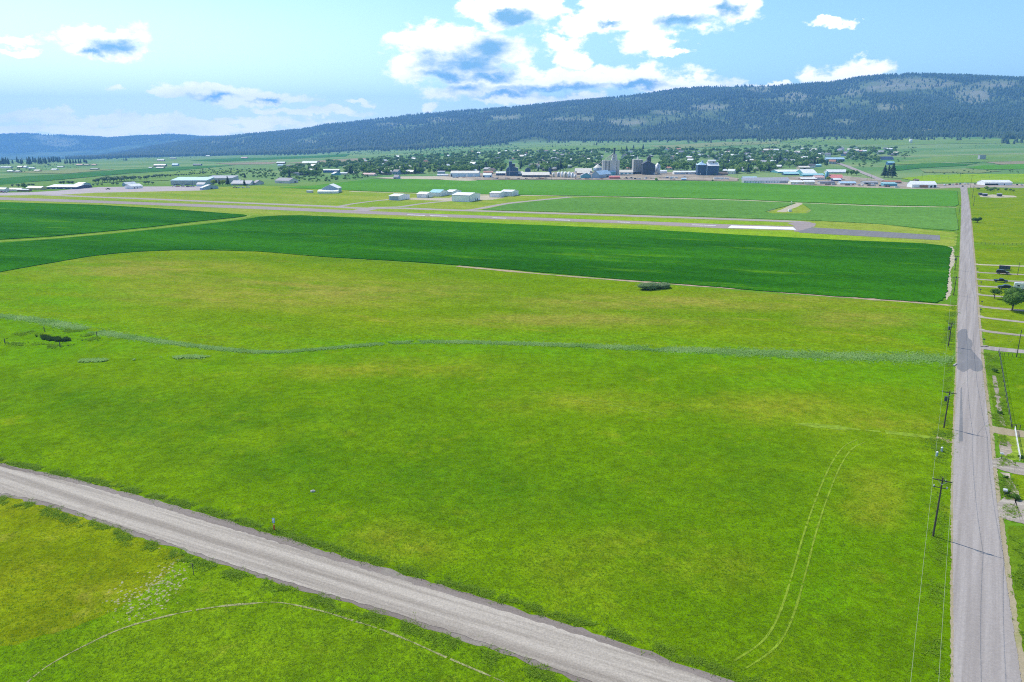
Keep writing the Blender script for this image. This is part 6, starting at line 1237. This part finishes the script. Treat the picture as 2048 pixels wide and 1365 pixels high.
def vehicle(label, px, py, head, kind, paint, group=None, name=None, sc=1.0):
    prof = {'sedan': SED, 'suv': SUV, 'pickup': PICK}[kind]; key = (kind, paint); w = .9 if kind == 'sedan' else .97
    if key not in VM:
        b = MB().prism(prof, -w, w, 'y'); me = b.mesh('body', paint); bm = bmesh.new(); bm.from_mesh(me); bmesh.ops.recalc_face_normals(bm, faces=bm.faces); bmesh.ops.bevel(bm, geom=[e for e in bm.edges if e.calc_length() > 1.5], offset=.09, segments=2, affect='EDGES'); bm.to_mesh(me); bm.free()
        gl = MB().prism(WIN[kind], -w - .006, w + .006, 'y'); gm = gl.mesh('side_window', 'glass_dark'); bm = bmesh.new(); bm.from_mesh(gm); bmesh.ops.recalc_face_normals(bm, faces=bm.faces); bm.to_mesh(gm); bm.free()
        k = prof.index(max(prof, key=lambda p: p[1])); (xa, za), (xb, zb) = prof[k], prof[k + 1]; nx, nz = (zb - za), -(xb - xa); L_ = math.hypot(nx, nz); nx, nz = -nx / L_ * .02, -nz / L_ * .02
        if nz < 0: nx, nz = -nx, -nz
        ws = MB().add([(xa + .06 + nx, -w + .12, za - .04 + nz), (xb - .08 + nx, -w + .12, zb + .06 + nz), (xb - .08 + nx, w - .12, zb + .06 + nz), (xa + .06 + nx, w - .12, za - .04 + nz)], [(0, 1, 2, 3)]).mesh('windscreen', 'glass_dark')
        VM[key] = (me, gm, ws)
    if 'wheel' not in VM:
        VM['wheel'] = MB().tube([(0, -.11, 0), (0, .11, 0)], .34, 14).mesh('tyre', 'rubber'); VM['rim'] = MB().tube([(0, -.12, 0), (0, .12, 0)], .19, 10).mesh('rim', 'galvanised'); VM['lamp'] = MB().box(-.04, .04, -.16, .16, -.07, .07).mesh('headlight', 'insulator')
    g = gt(px, py); t = thing(name or {'sedan': 'parked_car', 'suv': 'parked_car', 'pickup': 'pickup_truck'}[kind], label, {'sedan': 'car', 'suv': 'car', 'pickup': 'pickup'}[kind], tuple(g + np.array([0, 0, .10])), head, group); t.scale = (sc, sc, sc)
    me, gm, ws = VM[key]; link('body', me, t); link('side_window', gm, t); link('windscreen', ws, t); wb = 1.42 if kind != 'pickup' else 1.8
    for x in (-wb, wb):
        for y in (-w + .08, w - .08): o = link('wheel', VM['wheel'], t, (x, y, .34)); link('rim', VM['rim'], o)
    for y in (-w + .25, w - .25): link('headlight', VM['lamp'], t, (prof[-2][0], y, prof[-2][1] + .1))
    return t
HD = -A_ROAD
vehicle('dark brown car on the second driveway from the far end', 2005, 548.8, HD + .05, 'suv', 'car_brown', sc=1.2)
vehicle('black car on the driveway left of the white camper', 2011, 579, HD + 3.2, 'sedan', 'car_black', sc=1.35)
vehicle('dark pickup on the third driveway above the small tree', 2001, 565, HD, 'pickup', 'car_black')
def trailer(label, px, py, head, L, Hh, mat, camper=False):
    g = gt(px, py); t = thing('camper_trailer' if camper else 'utility_trailer', label, 'trailer', tuple(g), head); w = 1.2
    if camper:
        b = MB().prism([(-L / 2, .55), (-L / 2, Hh - .35), (-L / 2 + .35, Hh), (L / 2 - 1.0, Hh), (L / 2 - .15, Hh - .9), (L / 2, .9), (L / 2 - .3, .55)], -w, w, 'y').build('body', mat, t); fixn(b)
        for x in (-L * .28, L * .18): MB().box(x - .5, x + .5, -w - .02, w + .02, 1.5, 2.1).build('window', 'glass_dark', t)
        MB().box(-.4, .3, -w - .03, -w + .02, .7, 2.4).build('door', 'wall_pale', t); MB().box(-L / 2 + .1, L / 2 - .5, -w - .012, w + .012, 1.05, 1.22).build('stripe', 'metal_bluegrey', t); MB().box(-.8, .2, -.4, .4, Hh, Hh + .25).build('roof_vent', 'wall_white', t)
    else:
        b = MB().box(-L / 2, L / 2, -w, w, .6, .8).box(-L / 2, L / 2, -w, -w + .06, .8, Hh).box(-L / 2, L / 2, w - .06, w, .8, Hh).box(-L / 2, -L / 2 + .06, -w + .06, w - .06, .8, Hh).build('box_body', mat, t)
        for x in (-.42, -.14, .14, .42): MB().box(x * L - .05, x * L + .05, -w - .06, -w - .002, .6, Hh + .15).build('stake', 'trim_dark', t)
    MB().tube([(L / 2, 0, .6), (L / 2 + 1.2, 0, .5)], .07, 5).build('hitch', 'trim_dark', t)
    for x in (-.5, .5):
        for y in (-w + .05, w - .05): o = link('wheel', VM['wheel'], t, (x, y, .34)); link('rim', VM['rim'], o)
trailer('dark stake-sided trailer on the farthest driveway', 2008.5, 541, HD, 4.8, 2.2, 'metal_dark')
trailer('white camper trailer cut by the right photo edge behind the large tree', 2046, 580, HD + .06, 7.2, 3.0, 'car_white', True)
CW = -A_ROAD + math.pi / 2
cols = ['car_white', 'car_black', 'car_silver', 'car_red', 'car_blue', 'car_white', 'car_silver', 'car_black']
kinds = ['pickup', 'suv', 'sedan', 'pickup', 'suv']
far_cars = [(1889, 371.4), (1899, 370.6), (1906, 370.8), (1913, 370.2), (1920, 369.6), (1929, 369), (1936, 369.4), (1950, 369.6), (1958, 369), (2034, 371), (2043, 371.4), (1706, 371), (1718, 371.6), (1724, 372), (1748, 372), (1760, 373)]
word = {'car_white': 'white', 'car_black': 'black', 'car_silver': 'silver', 'car_red': 'red', 'car_blue': 'blue'}
for i, (x, y) in enumerate(far_cars):
    c, k = cols[i % 8], kinds[i % 5]; lot = 'in the lot between the road end and the white store' if x > 1880 and x < 2030 else ('right of the long white store' if x > 2030 else 'in the yard behind the field edge at the right of town')
    vehicle('%s %s parked %s' % (word[c], {'pickup': 'pickup', 'suv': 'high car', 'sedan': 'low car'}[k], lot), x, y, CW + rng.uniform(-.4, .4), k, c, '%s %s %s' % (word[c], k, lot))
vehicle('dark car driving on the road near its far end', 1925, 374.2, -A_ROAD + math.pi / 2, 'suv', 'car_black')
vehicle('dark pickup alone on the airport apron', 216, 379.6, .1, 'pickup', 'car_black')
for i, (x, y) in enumerate([(348, 374), (356, 374.2), (366, 374), (376, 374.6), (385, 374.4), (470, 376.4), (478, 376.6), (487, 376.8), (496, 376.2), (4, 385.5), (10, 386), (1065, 357.6), (1080, 357.8), (1092, 358), (1262, 358.4), (1275, 358.6), (1292, 358.8)]):
    c, k = cols[(i * 3) % 8], kinds[(i * 2) % 5]; lot = 'before the long grey warehouse' if 340 < x < 400 else 'before the long low grey roofs' if x > 400 and x < 600 else 'by the sheds at the left photo edge' if x < 20 else 'in the dirt yard before the elevators'
    vehicle('%s %s parked %s' % (word[c], {'pickup': 'pickup', 'suv': 'high car', 'sedan': 'low car'}[k], lot), x, y, rng.uniform(-.3, .3), k, c, '%s %s %s' % (word[c], k, lot))
# goods standing about the yards
for i, (x, y) in enumerate([(1246, 358.5), (1252, 357.6), (1268, 359.4), (1284, 357.6), (1300, 358.2), (1318, 357.4), (1326, 358), (1340, 360), (1362, 355), (1050, 358.6), (1072, 359), (1010, 358.2), (1030, 358.6), (985, 359), (1150, 359), (1170, 359.4), (1195, 359.6), (1650, 370.4), (1664, 370.8), (1690, 371.4), (1735, 372.4), (1770, 374.4), (1790, 375.6), (905, 357), (925, 357.4), (950, 358)]):
    g = gt(x, y); rs = np.random.RandomState(900 + i); t = thing('goods_stack', 'low pile of dark goods standing in the dirt yard at the field edge', 'stack', tuple(g), rs.uniform(-.4, .4), 'piles of goods in the yards'); px_ = 0
    for k in range(rs.randint(2, 5)):
        w_, d_, h_ = rs.uniform(1.5, 4.5), rs.uniform(1.5, 3), rs.uniform(.8, 2.4); MB().box(px_, px_ + w_, 0, d_, -.2, h_).build('pallet_load', ['wall_brown', 'metal_dark', 'roof_rust', 'wall_pale', 'wall_grey'][rs.randint(5)], t); px_ += w_ + rs.uniform(.1, 1)
# ------------------------------------------------------------------ air
def haze():
    o = MB().box(-14500, 14500, -6500, 14900, -330, 800).build('haze', None); m = bpy.data.materials.new('haze_air'); m.use_nodes = True; nt = m.node_tree; nt.nodes.clear()
    out = nt.nodes.new('ShaderNodeOutputMaterial'); v = nt.nodes.new('ShaderNodeVolumePrincipled'); nt.links.new(v.outputs[0], out.inputs['Volume'])
    v.inputs['Color'].default_value = (0.20, 0.48, 1.0, 1); v.inputs['Density'].default_value = 9.0e-5; v.inputs['Anisotropy'].default_value = 0.2
    o.data.materials.append(m); tag(o, 'pale blue summer haze filling the valley air', 'haze', kind='stuff')
haze()
